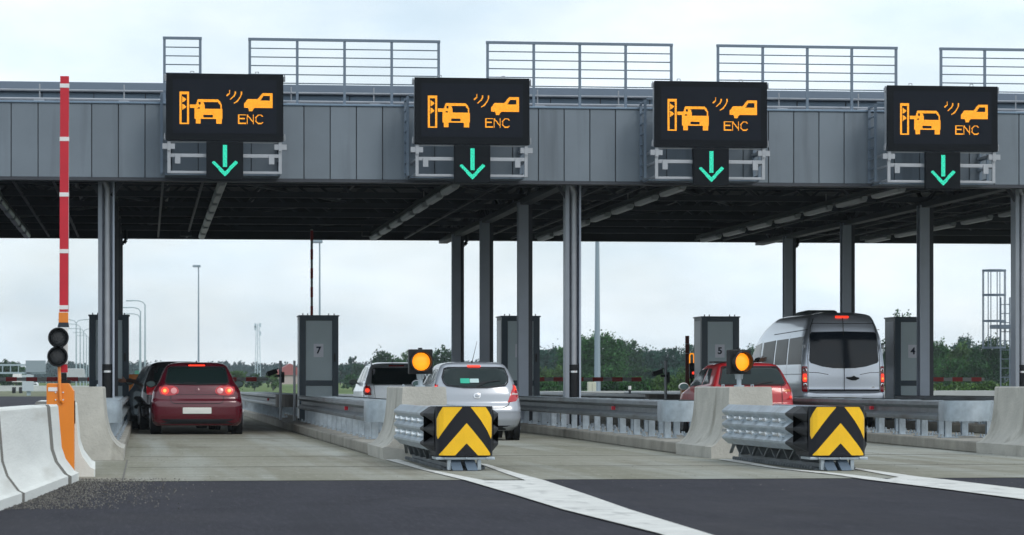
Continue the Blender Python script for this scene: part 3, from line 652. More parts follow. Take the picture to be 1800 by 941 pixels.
# ------------------------------------------------------------------ crash cushions
def cushion(x, y, lb):
    t = empty('crash_cushion', (x, y, 0), 0, lb, 'crash cushion', 'crash cushions in front of the concrete blocks')
    hw = .322; z0, z1 = .165, .725
    a = MB(); n = 10
    prof = [(-hw, .09), (-hw + .03, .03), (-hw + .08, 0), (0, -.012), (hw - .08, 0), (hw - .03, .03), (hw, .09)]
    a.loft([[(px_, py_, z) for px_, py_ in prof + [(hw, .1), (-hw, .1)]] for z in (z0, z1)]); fp = a.build('front_panel', M_chev, t, smooth=40)
    def yy(u):
        xx = -hw + u * 2 * hw
        for (x1, y1), (x2, y2) in zip(prof[:-1], prof[1:]):
            if x1 - 1e-6 <= xx <= x2 + 1e-6: return y1 + (y2 - y1) * (xx - x1) / (x2 - x1)
        return .09
    from mathutils.geometry import tessellate_polygon
    Z = [[(.115, .985), (.46, .985), (.35, .84), (.2, .62), (.1, .46), (.035, .34), (.02, .36), (.012, .5), (.015, .74), (.05, .86)],
         [(.60, .985), (.865, .985), (.93, .88), (.985, .76), (.988, .5), (.98, .36), (.965, .34), (.9, .50), (.78, .72), (.68, .87)],
         [(.53, .665), (.40, .49), (.24, .28), (.12, .12), (.035, .015), (.33, .015), (.44, .15), (.53, .26), (.62, .15), (.73, .015), (.965, .015), (.93, .09), (.82, .26), (.66, .49)]]
    b = MB()
    us = sorted(set([0, .047, .124, .5, .876, .953, 1]))
    for P in Z:
        # slice polygon into narrow vertical strips so that it follows the curved panel
        xs_ = [i / 60 for i in range(61)]
        for i in range(60):
            ua, ub = xs_[i], xs_[i + 1]
            def cuts(u):
                c = []
                for (x1, y1), (x2, y2) in zip(P, P[1:] + P[:1]):
                    if (x1 > u) != (x2 > u): c.append(y1 + (y2 - y1) * (u - x1) / (x2 - x1))
                return sorted(c)
            ca, cb = cuts(ua + 1e-5), cuts(ub - 1e-5)
            if len(ca) == len(cb) and len(ca) >= 2:
                for j in range(0, len(ca) - 1, 2):
                    b.quad(*[(-hw + u * 2 * hw, yy(u) - .004, z0 + v * (z1 - z0)) for u, v in ((ua, ca[j]), (ub, cb[j]), (ub, cb[j + 1]), (ua, ca[j + 1]))])
    b.build('chevron', M_yel, fp, fix=False)
    # dark ribbed nose
    def ribs(mb, ya, yb_, sx, out0, out1, zz, taper=False):
        P = []
        for zc in zz: P += [(0, zc - .085), (out1, zc - .012), (out1, zc + .012), (0, zc + .085)]
        s1 = [(sx * (hw + .0 + q), ya, z) for q, z in P] + [(sx * (hw - .06), ya, zz[-1] + .085), (sx * (hw - .06), ya, zz[0] - .085)]
        s2 = [(sx * (hw + .0 + q), yb_, z) for q, z in P] + [(sx * (hw - .06), yb_, zz[-1] + .085), (sx * (hw - .06), yb_, zz[0] - .085)]
        if taper: s1 = [(sx * (hw + q * .15), ya, z) for q, z in P] + [(sx * (hw - .06), ya, zz[-1] + .085), (sx * (hw - .06), ya, zz[0] - .085)]
        mb.loft([s1, s2])
    zz = (.30, .465, .63)
    a = MB(); a.b2((-hw + .01, .102, z0), (hw - .01, .8, z1 - .005)); nb = a.build('nose_body', M_trim, t)
    for s in (-1, 1):
        a = MB(); ribs(a, .11, .42, s, 0, .105, zz, True); ribs(a, .42, .85, s, 0, .105, zz); a.build('nose_rib', M_trim, t, bevel=.006)
        a = MB(); ribs(a, .86, 4.75, s, 0, .085, zz); sb = a.build('side_beam', M_galv, t, bevel=.008)
        for k in range(5):
            for zc in (.3825, .5475):
                yk = 1.25 + k * .78; c = MB(); c.tube((s * (hw + .0), yk, zc), (s * (hw + .10), yk, zc), .042, 10, .030); c.box((s * (hw + .02), yk + .36, zc), (.04, .5, .04)); c.build('bolt', M_bolt, sb)
    a = MB(); a.b2((-hw + .02, .86, .60), (hw - .02, 4.75, .70)); a.build('top_cover', M_galv, t, bevel=.01)
    for k in range(6):
        y_ = 1.0 + k * .72; a = MB(); a.loft([[(-.26, y_, .215), (.26, y_, .215), (.20, y_, .08), (-.20, y_, .08)], [(-.26, y_ + .05, .215), (.26, y_ + .05, .215), (.20, y_ + .05, .08), (-.20, y_ + .05, .08)]])
        a.bar((-.27, y_ + .02, .22), (-.2, y_ + .6, .09), .04, .02); a.bar((.27, y_ + .02, .22), (.2, y_ + .6, .09), .04, .02)
        a.b2((-.20, y_, .55), (.2, y_ + .05, .22)); a.build('diaphragm', M_galvw, t)
    a = MB(); a.b2((-.22, .15, .004), (.22, 4.9, .02))
    for s in (-.13, .13): a.b2((s - .03, .2, .02), (s + .03, 4.9, .08))
    for k in range(32):
        y_ = .3 + k * .145
        for s in (-.24, .24): a.tube((s, y_, .01), (s, y_, .05), .018, 6)
        a.b2((-.26, y_ - .02, .02), (-.16, y_ + .02, .035)); a.b2((.16, y_ - .02, .02), (.26, y_ + .02, .035))
    a.build('base_track', M_galvw, t)
    a = MB(); a.b2((-hw, .02, .125), (hw + .02, .5, .155))
    for s in (-.22, 0.02, .25): a.tube((s, .0, .14), (s, .03, .14), .012, 6)
    a.build('bottom_sill', M_galv, t, bevel=.004)
    for s in (-.09, .075):
        a = MB(); a.loft([[(s - .075, .10, .13), (s + .045, .10, .13), (s + .045, .16, .13), (s - .075, .16, .13)], [(s - .05, -.05, .006), (s + .07, -.05, .006), (s + .07, .15, .006), (s - .05, .15, .006)]]); a.build('skid_foot', mat('painted_skid', (.14, .19, .25), .5, metal=.3, var=.1, vs=4), t, bevel=.005)
    for s in (-.17, .17): a = MB(); a.b2((s - .02, .05, .01), (s + .02, .14, .12)); a.build('foot_bracket', M_galv, t)
    return t
cushion(*G(817, 828), 'crash cushion with yellow and black chevron, in front of the silver hatchback')
cushion(*G(1474, 828), 'crash cushion with yellow and black chevron, below the silver van')

# ------------------------------------------------------------------ amber warning lamps on the blocks
def warning_lamp(x, y, rz, lb):
    t = empty('warning_lamp', (x, y, .94), rz, lb, 'warning lamp', 'lit amber warning lamps on the concrete blocks')
    a = MB(); a.tube((0, 0, 0), (0, 0, .19), .033, 12); a.tube((0, 0, 0), (0, 0, .02), .07, 10); a.tube((0, 0, .10), (0, 0, .17), .05, 10, .06); a.build('mounting_post', M_galv, t, smooth=40)
    a = MB(); a.b2((-.16, -.05, .17), (.16, .07, .50)); h = a.build('housing', M_black, t, bevel=.012)
    a = MB(); a.tube((0, .02, .50), (0, .02, .52), .03, 10); a.build('top_cap', M_black, h)
    a = MB(); n = 28; zc = .335
    a.loft([[(math.cos(2 * math.pi * i / n) * .142, yy_, zc + math.sin(2 * math.pi * i / n) * .142) for i in range(n)] + [] for yy_ in (-.051, -.16)] + [[(math.cos(2 * math.pi * i / n) * .132, yy_, zc + math.sin(2 * math.pi * i / n) * .132) for i in range(n)] for yy_ in (-.16, -.055)], caps=False)
    a.build('visor', M_black, t, smooth=40)
    a = MB(); secs = []
    for k in range(7):
        q = k / 6; secs.append([(math.cos(2 * math.pi * i / n) * .120 * math.cos(q * 1.5), -.06 - .03 * math.sin(q * 1.5), zc + math.sin(2 * math.pi * i / n) * .120 * math.cos(q * 1.5)) for i in range(n)])
    a.loft(secs); ln = a.build('lens', M_amberlamp, t, smooth='all')
    a = MB()
    for k in range(-7, 8):
        z = k * .0165; hwid = math.sqrt(max(0, .124 ** 2 - z * z)); a.b2((-hwid, -.0945 + abs(k) * .002, zc + z - .0018), (hwid, -.0925 + abs(k) * .002, zc + z + .0018))
    a.build('lens_rib', mat('amber_rib', (.7, .2, .01), .4, emit=(1, .2, .0), es=.55), ln)
    return t
warning_lamp(PX(739, 39.9), 39.9, R(3), 'lit amber warning lamp on the block in front of the silver hatchback')
warning_lamp(PX(1299, 39.9), 39.9, R(16), 'lit amber warning lamp on the block in front of the bright red hatchback')

# ------------------------------------------------------------------ jersey barriers on the left
def jersey(p0, p1, lb, joint_strip=True):
    p0, p1 = Vector(p0), Vector(p1); d = p1 - p0; l = d.length; rz = math.atan2(d.y, d.x) - math.pi / 2
    t = empty('jersey_barrier', (p0.x, p0.y, 0), rz, lb, 'concrete barrier', 'precast concrete barriers at the left kerb')
    P = [(0, 0), (.0, .08), (-.04, .10), (-.13, .22), (-.17, .34), (-.205, .75), (-.22, .77), (-.38, .77), (-.395, .75), (-.43, .34), (-.47, .22), (-.56, .10), (-.60, .08), (-.60, 0)]
    a = MB(); a.loft([[(x * .95 - .014, .0, z * .985) for x, z in P], [(x, .03, z) for x, z in P], [(x, l - .03, z) for x, z in P], [(x * .95 - .014, l, z * .985) for x, z in P]]); a.build('barrier_body', M_jersey, t, smooth=25)
    if not joint_strip: return t
    a = MB(); Q = [(x * 1.005 + .005, z + (.004 if z > .5 else 0)) for x, z in P]; a.prism(Q, -.02, -.001); a.build('joint_shadow_strip', mat('joint_shadow_grey', (.20, .20, .19), .95), t)  # added dark strip standing in for the shadowed gap between barriers
    return t
a0 = Vector(G(-55, 918)); b0 = Vector(G(40, 884)); c0 = Vector(G(137, 845))
jersey(a0, b0 - (b0 - a0).normalized() * .02, 'precast concrete barrier cut off by the left edge of the photo')
m0 = b0 + (c0 - b0) * .80
jersey(b0 + Vector((.012, 0)), m0 - (c0 - b0).normalized() * .02, 'long precast concrete barrier, second from the left photo edge')
jersey(m0 + Vector((.024, 0)), c0 + Vector((.01, 0)), 'short precast concrete end piece in front of the orange barrier cabinet')
d0 = Vector((-.52, 31.75)); jersey(d0, d0 + Vector((-.05, 3.1)), 'short precast concrete barrier just behind the orange barrier cabinet', False)
jersey(d0 + Vector((-.35, 3.3)), d0 + Vector((-.4, 6.6)), 'precast concrete barrier between the orange cabinet and the leftmost nose block')

# ------------------------------------------------------------------ raised barrier machine, orange
def orange_barrier():
    Y = 31.15; x = PX(106, Y); k = DD(106, Y) / F
    t = empty('barrier_gate', (x, Y, 0), 0, 'orange barrier cabinet with a tall raised red and white arm', 'barrier')
    X = lambda p: (p - 106) * k
    Zf = lambda p: H + (Y0 - p) * k
    a = MB(); P = [(X(82), .02), (X(82), Zf(676)), (X(84), Zf(674)), (X(121), Zf(674)), (X(130), Zf(688)), (X(130), .02)]
    a.prism(P, 0, .32); cb = a.build('cabinet', M_orange, t, bevel=.008)
    a = MB(); a.b2((X(85), -.006, Zf(688)), (X(101), -.002, Zf(681))); a.build('label_plate', M_white, cb)
    a = MB()
    for px_, py_ in ((98, 690), (111, 690), (98, 703), (111, 703)): a.tube((X(px_), -.01, Zf(py_)), (X(px_), 0, Zf(py_)), .008, 8)
    a.build('bolt', M_bolt, cb)
    a = MB(); a.b2((X(130) + .001, .08, Zf(745)), (X(131.5), .2, Zf(705))); a.build('hinge', M_black, cb)
    a = MB(); a.b2((X(101), .06, Zf(674)), (X(124), .2, Zf(668))); a.build('arm_pivot', M_black, t)
    # arm
    ax = .10; w2 = .045; lean = .0
    b = MB(); b.b2((X(111) - w2, ax, Zf(655)), (X(111) + w2, ax + .06, Zf(548)))
    def seg(za, zb_, m, name, ww=w2, par=None, pxa=111, pxb=111):
        b = MB(); b.loft([[(X(pxa) - ww, ax - .001, za), (X(pxa) + ww, ax - .001, za), (X(pxa) + ww, ax + .06, za), (X(pxa) - ww, ax + .06, za)], [(X(pxb) - ww, ax - .001, zb_), (X(pxb) + ww, ax - .001, zb_), (X(pxb) + ww, ax + .06, zb_), (X(pxb) - ww, ax + .06, zb_)]]); return b.build(name, m, par, bevel=.004)
    PXc = lambda y: 111.5 + (548 - y) / 416 * 1.5
    arm = seg(Zf(548), Zf(132), M_red, 'boom_arm', par=t, pxa=PXc(548), pxb=PXc(132))
    for y_ in (149, 243, 341, 441, 540):
        hh = 3.6 * k; q = PXc(y_); b = MB(); b.b2((X(q) - w2 - .003, ax - .004, Zf(y_) - hh), (X(q) + w2 + .003, ax + .063, Zf(y_) + hh)); b.build('white_band', M_white, arm)
    b = MB(); b.b2((X(118.6), ax + .005, Zf(548)), (X(120.4), ax + .05, Zf(134))); b.build('edge_strip', M_greyw, arm)
    seg(Zf(567), Zf(549), M_orange, 'clamp', w2 + .004, t); b = MB(); b.loft([[(X(111) - .06, ax - .01, Zf(575)), (X(111) + .058, ax - .01, Zf(575)), (X(111) + .058, ax + .07, Zf(575)), (X(111) - .06, ax + .07, Zf(575))], [(X(111) - .05, ax - .01, Zf(567)), (X(111) + .05, ax - .01, Zf(567)), (X(111) + .05, ax + .07, Zf(567)), (X(111) - .05, ax + .07, Zf(567))]]); b.build('clamp', mat('dark_blue_clamp', (.02, .03, .045), .5), t)
    seg(Zf(640), Zf(576), M_white, 'boom_root', w2, t, 111, 111); seg(Zf(655), Zf(641), M_red, 'boom_root', w2 * .85, t, 112, 111)
    seg(Zf(668), Zf(656), M_black, 'boom_root', w2 * .6, t, 112, 112)
    # signal
    b = MB(); n = 28
    for cx_, cy_ in ((103, 594), (101.5, 627)):
        r = 18 * k
        b.loft([[(X(cx_) + math.cos(2 * math.pi * i / n) * rr, yv, Zf(cy_) + math.sin(2 * math.pi * i / n) * rr) for i in range(n)] for rr, yv in ((r * .8, .04), (r, .0), (r, -.09), (r * .86, -.09), (r * .84, -.02))], caps=False)
        b.tube((X(cx_), .0, Zf(cy_)), (X(cx_), .04, Zf(cy_)), r * .8, n)
    b.b2((X(94), -.02, Zf(620)), (X(111), .05, Zf(602))); sg = b.build('signal_head', M_black, t, smooth=40)
    for cx_, cy_ in ((103, 594), (101.5, 627)):
        b = MB(); r = 15.2 * k; secs = []
        for q in range(6): secs.append([(X(cx_) + math.cos(2 * math.pi * i / n) * r * math.cos(q * .3), -.025 - .02 * math.sin(q * .3), Zf(cy_) + math.sin(2 * math.pi * i / n) * r * math.cos(q * .3)) for i in range(n)])
        b.loft(secs); b.build('lens', M_lens, sg, smooth='all')
    b = MB(); b.path([(X(104), .0, Zf(645)), (X(105), -.02, Zf(675)), (X(107), -.03, Zf(705)), (X(110), -.012, Zf(708))], .017, 10); b.build('signal_post', M_orange, t, smooth=50)
orange_barrier()

# ------------------------------------------------------------------ barrier arms beyond the booths
def lane_arm(xa, xb, y, lb, dim=True, off=0):
    t = empty('lane_barrier', (xa, y, 1.10), 0, lb, 'barrier arm', 'red and white barrier arms across the lanes'); l = abs(xb - xa); s = 1 if xb > xa else -1
    a = MB(); a.b2((0, -.03, -.045), (s * l, .03, .045)); bm = a.build('arm', M_greyw, t, bevel=.01)
    p = off
    while p < l - .1: b = MB(); b.b2((s * p, -.034, -.052), (s * min(l, p + .27), .034, .052)); b.build('red_band', M_redd, bm); p += .50
    a = MB(); a.b2((-s * .35, -.12, -.94), (-s * .05, .2, .12)); a.build('pedestal', M_orange if s > 0 else M_white, t, bevel=.02)
    return t
lane_arm(-.15, -6.2, 75, 'red and white barrier arm at the far left, behind the orange cabinet')
lane_arm(-.1, 3.05, 75, 'red and white barrier arm ahead of the maroon hatchback', off=.1)
lane_arm(9.3, 12.5, 75, 'red and white barrier arm seen between the front column and the bright red hatchback', off=.45)
lane_arm(18.5, 21.45, 75, 'red and white barrier arm below the caged ladder', off=.1)
# raised arms
x, y = Wd(548, 76.0); t = empty('barrier_gate', (x, y, .16), 0, 'thin raised red and white barrier arm standing behind booth 7', 'barrier')
a = MB(); a.b2((-.03, -.03, .9), (.03, .03, 4.75)); am = a.build('boom_arm', M_greyw, t)
for i in range(8): b = MB(); b.b2((-.034, -.034, 1.1 + i * .48), (.034, .034, 1.36 + i * .48)); b.build('red_band', M_redd, am)
a = MB(); a.b2((-.15, -.15, 0), (.15, .2, 1.0)); a.build('cabinet', M_orange, t, bevel=.02)
x, y = Wd(1208, 72.0); t = empty('barrier_gate', (x, y, .16), 0, 'short rust red raised barrier arm left of booth 5', 'barrier')
M_rust = mat('rust_red_paint', (.16, .03, .015), .6, var=.15, vs=6)
a = MB(); a.b2((-.045, -.03, .7), (.045, .03, 1.98)); am = a.build('boom_arm', M_rust, t, bevel=.006)
for z in (1.55, 1.78): b = MB(); b.b2((-.048, -.033, z), (.048, .033, z + .012)); b.build('white_band', M_greyw, am)
a = MB(); a.b2((-.15, -.12, 0), (.15, .15, .8)); a.build('cabinet', M_orange, t, bevel=.02)
x, y = Wd(1216, 71.0); t = empty('lane_signal', (x, y, .16), 0, 'small lane signal with orange frame and red light left of booth 5', 'signal')
a = MB(); a.tube((0, 0, 0), (0, 0, .95), .03, 8); a.build('post', M_trim, t)
a = MB(); a.b2((-.06, -.05, .95), (.06, .05, 1.32)); a.build('signal_head', M_black, t, bevel=.01)
a = MB(); a.path([(-.05, 0, 1.30), (-.05, 0, 1.50), (-.03, 0, 1.54), (.03, 0, 1.54), (.05, 0, 1.50), (.05, 0, 1.30)], .014, 8); a.build('frame', M_amberlamp, t)
a = MB(); a.tube((.03, -.07, 1.08), (.03, -.05, 1.08), .035, 12); a.build('red_lamp', M_brake, t)
# camera posts
def cam_post(px, d, lb):
    x, y = Wd(px, d); t = empty('camera_post', (x, y, .16), 0, lb, 'camera post', 'camera posts beside the lanes')
    a = MB(); a.tube((0, 0, 0), (0, 0, 1.36), .035, 10); a.build('post', M_frame, t, smooth=50); a = MB(); a.b2((-.12, -.03, .98), (.05, .03, 1.04)); a.b2((.03, -.06, .85), (.09, .06, 1.10)); a.build('bracket', M_trim, t)
    a = MB(); a.box((-.19, -.05, 1.08), (.24, .12, .10), (0, R(-18), 0)); a.box((-.19, -.05, 1.14), (.30, .15, .015), (0, R(-18), 0)); c = a.build('camera_housing', M_trim, t, bevel=.01)
    a = MB(); a.tube((-.31, -.05, 1.04), (-.33, -.05, 1.03), .035, 10); a.build('lens', M_glass, c)
cam_post(493, 69.5, 'small camera on a thin grey post left of booth 7'); cam_post(1170, 70, 'small camera on a thin grey post left of the bright red hatchback')
x, y = Wd(517.5, 66.6); t = empty('bollard', (x, y, .0), 0, 'thin dark post standing directly left of booth 7', 'post'); a = MB(); a.tube((0, 0, 0), (0, 0, 1.5), .028, 8); a.build('post', M_frame, t); a = MB(); a.b2((-.08, -.08, 0), (.08, .08, .1)); a.build('foot', M_kerb, t)

# ------------------------------------------------------------------ vehicles
def catmull(K, z):
    if z <= K[0][0]: return K[0][1:]
    for i in range(len(K) - 1):
        if z <= K[i + 1][0]:
            t = (z - K[i][0]) / (K[i + 1][0] - K[i][0]); return tuple(a + (b - a) * t for a, b in zip(K[i][1:], K[i + 1][1:]))
    return K[-1][1:]
class Car:
    def __init__(s, name, label, cat, x, y, rz, K, paint, rc=.16, bulge=.05, group=None, NZ=56):
        s.K = K; s.rc = rc; s.b = bulge; s.t = empty(name, (x, y, 0), rz, label, cat, group)
        # smoothed profile table
        zs = [K[0][0] + (K[-1][0] - K[0][0]) * i / 240 for i in range(241)]; V = [catmull(K, z) for z in zs]
        for _ in range(10): V = [V[0]] + [tuple((V[i - 1][j] + V[i][j] * 2 + V[i + 1][j]) / 4 for j in range(3)) for i in range(1, 240)] + [V[-1]]
        s.zs, s.V = zs, V
        secs = []
        for i in range(0, 241, 4):
            secs.append(s.plan(zs[i]))
        a = MB(); a.loft(secs); s.body = a.build('body', paint, s.t, smooth=60)
    def prof(s, z):
        z0, z1 = s.zs[0], s.zs[-1]; q = min(239.999, max(0, (z - z0) / (z1 - z0) * 240)); i = int(q); f = q - i
        return tuple(a + (b - a) * f for a, b in zip(s.V[i], s.V[i + 1]))
    def rear(s, x, z):
        w_, r_, f_ = s.prof(z); x = min(abs(x), w_ - 1e-4); rc = min(s.rc, w_ * .6); e = max(0, x - (w_ - rc))
        return r_ + s.b * (x / w_) ** 2 + rc - math.sqrt(max(0, rc * rc - e * e))
    def side(s, y, z):
        w_, r_, f_ = s.prof(z); return w_
    def plan(s, z):
        w_, r_, f_ = s.prof(z); rc = min(s.rc, w_ * .6); P = []
        xs_ = [-1 + 2 * i / 10 for i in range(11)]; xs_ = [v * (w_ - rc) for v in xs_]
        ang = [math.pi / 2 * i / 7 for i in range(1, 8)]
        for a_ in ang[::-1]: P.append((-(w_ - rc) - rc * math.sin(a_), z))
        for v in xs_: P.append((v, z))
        for a_ in ang: P.append(((w_ - rc) + rc * math.sin(a_), z))
        out_ = [(x_, s.rear(x_, z), z) for x_, _ in P]
        # side down to the front, rounded front
        y0_ = out_[-1][1]; rf = .35 if z < .95 else .25; n = 12
        for i in range(1, n): out_.append((w_, y0_ + (f_ - rf - y0_) * i / n, z))
        for i in range(7): a_ = math.pi / 2 * i / 6; out_.append((w_ - rf * .8 * (1 - math.cos(a_)), f_ - rf + rf * .75 * math.sin(a_), z))
        for i in range(1, 6): v = 1 - 2 * i / 6; out_.append((v * (w_ - rf * .8), f_ - .0 - rf * .25 * v * v, z))
        for i in range(7): a_ = math.pi / 2 * (6 - i) / 6; out_.append((-(w_ - rf * .8 * (1 - math.cos(a_))), f_ - rf + rf * .75 * math.sin(a_), z))
        for i in range(n - 1, 0, -1): out_.append((-w_, y0_ + (f_ - rf - y0_) * i / n, z))
        return out_
    def patch(s, name, poly, m, where='rear', off=.006, parent=None, rings=6, mirror=False, label=None):
        res = []
        for sg in ((1, -1) if mirror else (1,)):
            P = []
            n = len(poly)
            for i in range(n):      # densify outline
                a_, b_ = poly[i], poly[(i + 1) % n]; k_ = max(1, int(math.hypot(a_[0] - b_[0], a_[1] - b_[1]) / .06))
                for j in range(k_): P.append((a_[0] + (b_[0] - a_[0]) * j / k_, a_[1] + (b_[1] - a_[1]) * j / k_))
            cx_ = sum(p[0] for p in P) / len(P); cz_ = sum(p[1] for p in P) / len(P); secs = []
            for r_ in range(-1, rings + 1):
                q = 1 if r_ < 0 else 1 - r_ / rings * .999; o_ = -.012 if r_ < 0 else off + .004 * (1 - q * q)
                ring = []
                for p in P:
                    u, v = cx_ + (p[0] - cx_) * q, cz_ + (p[1] - cz_) * q
                    if where == 'rear': ring.append((sg * u, s.rear(u, v) - o_, v))
                    elif where == 'left': ring.append((-(s.side(u, v) + o_), u, v))
                    elif where == 'right': ring.append((s.side(u, v) + o_, u, v))
                secs.append(ring)
            a = MB(); a.loft(secs); res.append(a.build(name, m, parent or s.t, smooth=45))
        return res
    def line(s, name, pts, m=None, where='rear', wd=.010, off=.004, parent=None, closed=False):
        m = m or M_gap; Q = []
        if closed: pts = pts + [pts[0]]
        for a_, b_ in zip(pts[:-1], pts[1:]):
            k_ = max(1, int(math.hypot(a_[0] - b_[0], a_[1] - b_[1]) / .05))
            for j in range(k_): Q.append((a_[0] + (b_[0] - a_[0]) * j / k_, a_[1] + (b_[1] - a_[1]) * j / k_))
        Q.append(pts[-1]); a = MB(); prev = None; A = []; B = []
        for i, p in enumerate(Q):
            q0, q1 = Q[max(0, i - 1)], Q[min(len(Q) - 1, i + 1)]; dx, dz = q1[0] - q0[0], q1[1] - q0[1]; l = math.hypot(dx, dz) or 1
            for sgn, LST in ((1, A), (-1, B)):
                u, v = p[0] - dz / l * wd / 2 * sgn, p[1] + dx / l * wd / 2 * sgn
                LST.append((u, s.rear(u, v) - off, v) if where == 'rear' else ((-(s.side(u, v) + off), u, v) if where == 'left' else (s.side(u, v) + off, u, v)))
        for i in range(len(Q) - 1): a.quad(A[i], A[i + 1], B[i + 1], B[i])
        return a.build(name, m, parent or s.body)
    def wheels(s, ys_, r=.31, x=None, tw=.21):
        for yy_ in ys_:
            for sg in (-1, 1):
                xx = x or s.prof(.4)[0]
                # arch
                a = MB(); a.tube((sg * (xx - .10), yy_, r + .01), (sg * (xx + .006), yy_, r + .01), r + .055, 28); a.build('wheel_arch', M_trim, s.t, smooth=40)
                w_ = empty('wheel', (0, 0, 0)); w_.parent = s.t; del_keys = None
                a = MB(); a.tube((sg * (xx - tw + .01), yy_, r), (sg * (xx - .012), yy_, r), r, 28); a.tube((sg * (xx - .012), yy_, r), (sg * (xx + .014), yy_, r), r, 28, r * .93); a.build('tyre', M_tyre, w_, smooth=40)
                a = MB(); a.tube((sg * (xx - .0), yy_, r), (sg * (xx + .018), yy_, r), r * .66, 20)
                for k in range(5): th = k * 2 * math.pi / 5; a.bar((sg * (xx + .02), yy_, r), (sg * (xx + .022), yy_ + math.cos(th) * r * .6, r + math.sin(th) * r * .6), .03, .02)
                a.build('rim', M_rim, w_, smooth=40)
    def mirror(s, y, z, m=None, sides=(-1, 1), k=1):
        for sg in sides:
            w_ = s.prof(z)[0]; a = MB(); secs = []
            n = 14
            for q, sc_ in ((0, .3), (.02, .85), (.06, 1), (.12, .9), (.15, .4)):
                secs.append([(sg * (w_ + .13 * k + math.cos(2 * math.pi * i / n) * .10 * sc_ * k), y - .04 + q, z + math.sin(2 * math.pi * i / n) * .075 * sc_ * k) for i in range(n)])
            a.loft(secs); a.bar((sg * (w_ - .02), y + .05, z - .03), (sg * (w_ + .06), y + .04, z - .02), .06, .04); mo = a.build('wing_mirror', m or M_black, s.t, smooth=40)
            a = MB(); a.loft([[(sg * (w_ + .13 * k) + math.cos(2 * math.pi * i / n) * .085 * k, y - .043 - e, z + math.sin(2 * math.pi * i / n) * .058 * k) for i in range(n)] for e in (0, .008)]); a.build('mirror_glass', M_mirror, mo)
M_mirror = mat('mirror_glass', (.05, .10, .10), .15)
def rr(x0, z0, x1, z1, r=.02, n=3):
    P = []
    for cx_, cz_, a0_ in ((x1 - r, z0 + r, -90), (x1 - r, z1 - r, 0), (x0 + r, z1 - r, 90), (x0 + r, z0 + r, 180)):
        for i in range(n + 1): t = R(a0_ + 90 * i / n); P.append((cx_ + r * math.cos(t), cz_ + r * math.sin(t)))
    return P
def circ(x, z, r, n=18, rz_=None): return [(x + r * math.cos(2 * math.pi * i / n), z + (rz_ or r) * math.sin(2 * math.pi * i / n)) for i in range(n)]

# maroon hatchback
gx, gy = Wd(346.5, 57.8)
c = Car('hatchback_car', 'maroon hatchback with lit brake lights, leftmost lane', 'car', gx, gy, 0,
        [(.17, .80, .07, 4.0), (.24, .855, .02, 4.1), (.38, .88, -.01, 4.2), (.55, .88, -.01, 4.2), (.64, .875, .0, 4.15), (.70, .865, .05, 4.0), (.83, .845, .07, 3.7), (.93, .79, .10, 3.1), (1.0, .735, .14, 2.9), (1.15, .675, .26, 2.5), (1.28, .61, .38, 2.2), (1.34, .575, .45, 2.05), (1.385, .50, .56, 1.9), (1.405, .36, .80, 1.8)], M_maroon, rc=.15, bulge=.06)
rw = c.patch('rear_window', [(-.60, 1.03), (-.56, 1.0), (0, .985), (.56, 1.0), (.60, 1.03), (.545, 1.28), (.51, 1.30), (-.51, 1.30), (-.545, 1.28)], M_glass, off=.014)[0]
c.line('window_seal', [(-.61, 1.02), (-.57, .99), (0, .975), (.57, .99), (.61, 1.02), (.555, 1.29), (.51, 1.315), (-.51, 1.315), (-.555, 1.29)], M_trim, wd=.022, parent=rw, closed=True, off=.02)
c.patch('high_brake_lamp', rr(-.16, 1.32, .16, 1.355, .012), M_brake, off=.012)
tl = c.patch('tail_lamp', [(.36, .80), (.44, .765), (.60, .75), (.70, .78), (.735, .86), (.72, .925), (.62, .95), (.46, .945), (.38, .91), (.345, .85)], M_tail, mirror=True)
for s_, o_ in zip((1, -1), tl):
    for nm, xx, rr_, mm in (('lit_bulb', .615, .068, M_brake), ('bright_bulb', .62, .034, M_brakeh), ('clear_bulb', .445, .058, M_tailc)):
        P = circ(xx * s_, .85, rr_); c.patch(nm, P, mm, off=.014 if nm != 'bright_bulb' else .022, parent=o_, rings=3)
c.patch('number_plate', rr(-.275, .405, .275, .525, .015), M_plate, off=.02)
c.line('boot_seam', [(-.53, .955), (-.50, .64), (-.44, .60), (.44, .60), (.50, .64), (.53, .955)], wd=.012)
c.line('boot_seam', [(-.50, .775), (.50, .775)], wd=.006)
c.patch('badge', circ(0, .865, .045), M_maroon, off=.008)
c.patch('lower_bumper', [(-.70, .21), (.70, .21), (.76, .30), (-.76, .30)], M_trim, off=.004)
c.patch('wiper', rr(-.25, .995, .0, 1.012, .004), M_black, off=.03); c.wheels((.78, 3.35)); c.mirror(2.55, .98, M_trim)
a = MB(); a.tube((.0, .95, 1.40), (.0, .90, 1.43), .02, 8, .008); a.build('antenna', M_black, c.t)
for wh in ('left', 'right'):
    c.patch('side_window', [(.55, 1.05), (1.35, 1.0), (1.35, 1.30), (.75, 1.30)], M_glass, wh); c.patch('side_window', [(1.42, 1.0), (2.55, .98), (2.1, 1.28), (1.42, 1.30)], M_glass, wh)
    c.line('door_seam', [(1.38, 1.0), (1.38, .35)], where=wh); c.line('door_seam', [(2.5, .98), (2.5, .35)], where=wh)

